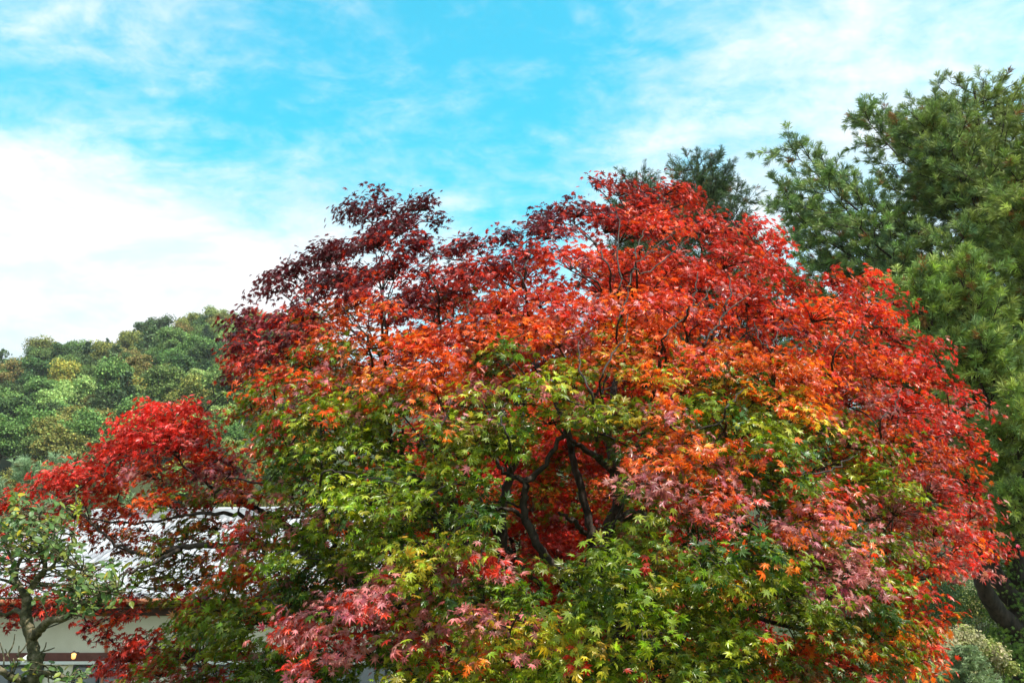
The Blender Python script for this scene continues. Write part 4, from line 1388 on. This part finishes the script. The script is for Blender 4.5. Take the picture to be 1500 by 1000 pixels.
shrub('dark_shrub', 'dark green shrub low behind the right end of the maple', shp(1330, 930, 25), 1.1, 1.0, GR, 2600, 0.06)
shrub('dark_shrub', 'large dark shrub under the pine at the right edge', shp(1500, 930, 27), 1.4, 1.4, GR, 3200, 0.065)

# young spruce
sp = P(1420, 1000, 14.0)
spruce = thing('young_spruce', 'young pale green spruce at the lower right, below the dry shrubs', 'tree', (sp[0], sp[1], 0))
g = Geo()
top = P(1418, 952, 14.0)[2]
g.tube([(sp[0], sp[1], 0), (sp[0], sp[1], top)], [0.04, 0.006], 6)
g.build('trunk', M_bark3, spruce)
pos, ax = [], []
g = Geo()
z = 0.3
while z < top:
    f_ = (top - z) / top
    for j in range(8):
        th = RNG.uniform(0, 6.28); l_ = 0.06 + 0.85 * f_ ** 0.85 * RNG.uniform(0.8, 1.1)
        d = np.array([math.cos(th), math.sin(th), 0.35])
        s = np.array([sp[0], sp[1], z]); e = s + d * l_
        g.tube([s, e], [0.008, 0.003], 3)
        for t in np.arange(0.25, 1.01, 0.12):
            for sg in (-1, 0, 1):
                dv = nrm(d + sg * np.array([-d[1], d[0], 0]) * 0.9 + RNG.normal(size=3) * .15)
                pos.append(s + (e - s) * t + dv * 0.07 * (sg != 0)); ax.append(dv)
    z += 0.085
pos = np.array(pos); ax = np.array(ax)
cc = np.array([(0.30, 0.38, 0.20)] * len(pos)) * np.exp(RNG.normal(size=(len(pos), 1)) * 0.2)
g.build('branches', M_bark3, spruce)
V, F, C = needle_tufts(pos, ax, 0.07, 0.004, cc, 12, (0.2, 1.0))
mesh_np('needles', V - np.array(spruce.location), F, M_pine, spruce, C)

# ivy climbing the pine trunk
ivy = thing('ivy', 'green ivy climbing the lower trunk of the pine at the right edge', 'climbing plant', tuple(mp_base))
n = 9500
th = RNG.uniform(0, 2 * math.pi, n)
zz_ = RNG.uniform(0.2, 4.6, n)
rad = 0.26 + np.abs(RNG.normal(size=n)) * 0.17 * np.clip(1.3 - zz_ / 4.6, 0.35, 1) + 0.22 * (np.cos(th) < -0.2) * np.clip(1 - zz_ / 3.6, 0, 1)
pp = np.stack([mp_base[0] + rad * np.cos(th), mp_base[1] + rad * np.sin(th), zz_], 1)
keep = (np.sin(zz_ * 3.1 + th * 2) + RNG.normal(size=n) * 0.6 > -0.6) & ((zz_ < 2.6) | (RNG.random(n) < 0.3))
pp = pp[keep]; th = th[keep]
nn = np.stack([np.cos(th), np.sin(th), 0.5 + 0 * th], 1) + RNG.normal(size=(len(th), 3)) * 0.35
ci = np.array([[(0.15, 0.24, 0.035), (0.20, 0.28, 0.04), (0.10, 0.17, 0.03)][i] for i in RNG.integers(0, 3, len(th))]) * np.exp(RNG.normal(size=(len(th), 1)) * 0.2)
V, F, C = place_leaves(STAR_S, pp, nn, np.tile([0, 0, -1.0], (len(th), 1)) + RNG.normal(size=(len(th), 3)) * 0.4, RNG.uniform(0.045, 0.075, len(th)), ci, ci)
mesh_np('foliage', V - mp_base, F, M_shrub, ivy, C)
g = Geo()
for k in range(7):
    t = np.linspace(0, 1, 14)
    a_ = k * 0.9 + 2.2 * t
    g.tube(np.stack([mp_base[0] + 0.262 * np.cos(a_), mp_base[1] + 0.262 * np.sin(a_), 0.05 + 4.2 * t], 1), np.linspace(0.014, 0.005, 14), 4)
g.build('vines', M_bark2, ivy)


# ------------------------------------------------------------------ air
M_haze = bpy.data.materials.new('haze_air')
M_haze.use_nodes = True
ht = M_haze.node_tree
ht.nodes.clear()
pv = ht.nodes.new('ShaderNodeVolumePrincipled')
pv.inputs['Color'].default_value = (0.97, 0.96, 0.90, 1)
pv.inputs['Density'].default_value = 0.00018
pv.inputs['Anisotropy'].default_value = 0.2
ho = ht.nodes.new('ShaderNodeOutputMaterial')
ht.links.new(pv.outputs[0], ho.inputs['Volume'])
g = Geo()
g.box((0, 600, 74.5), (1860, 1880, 151))
hz = g.build('haze', M_haze)
hz['kind'] = 'stuff'
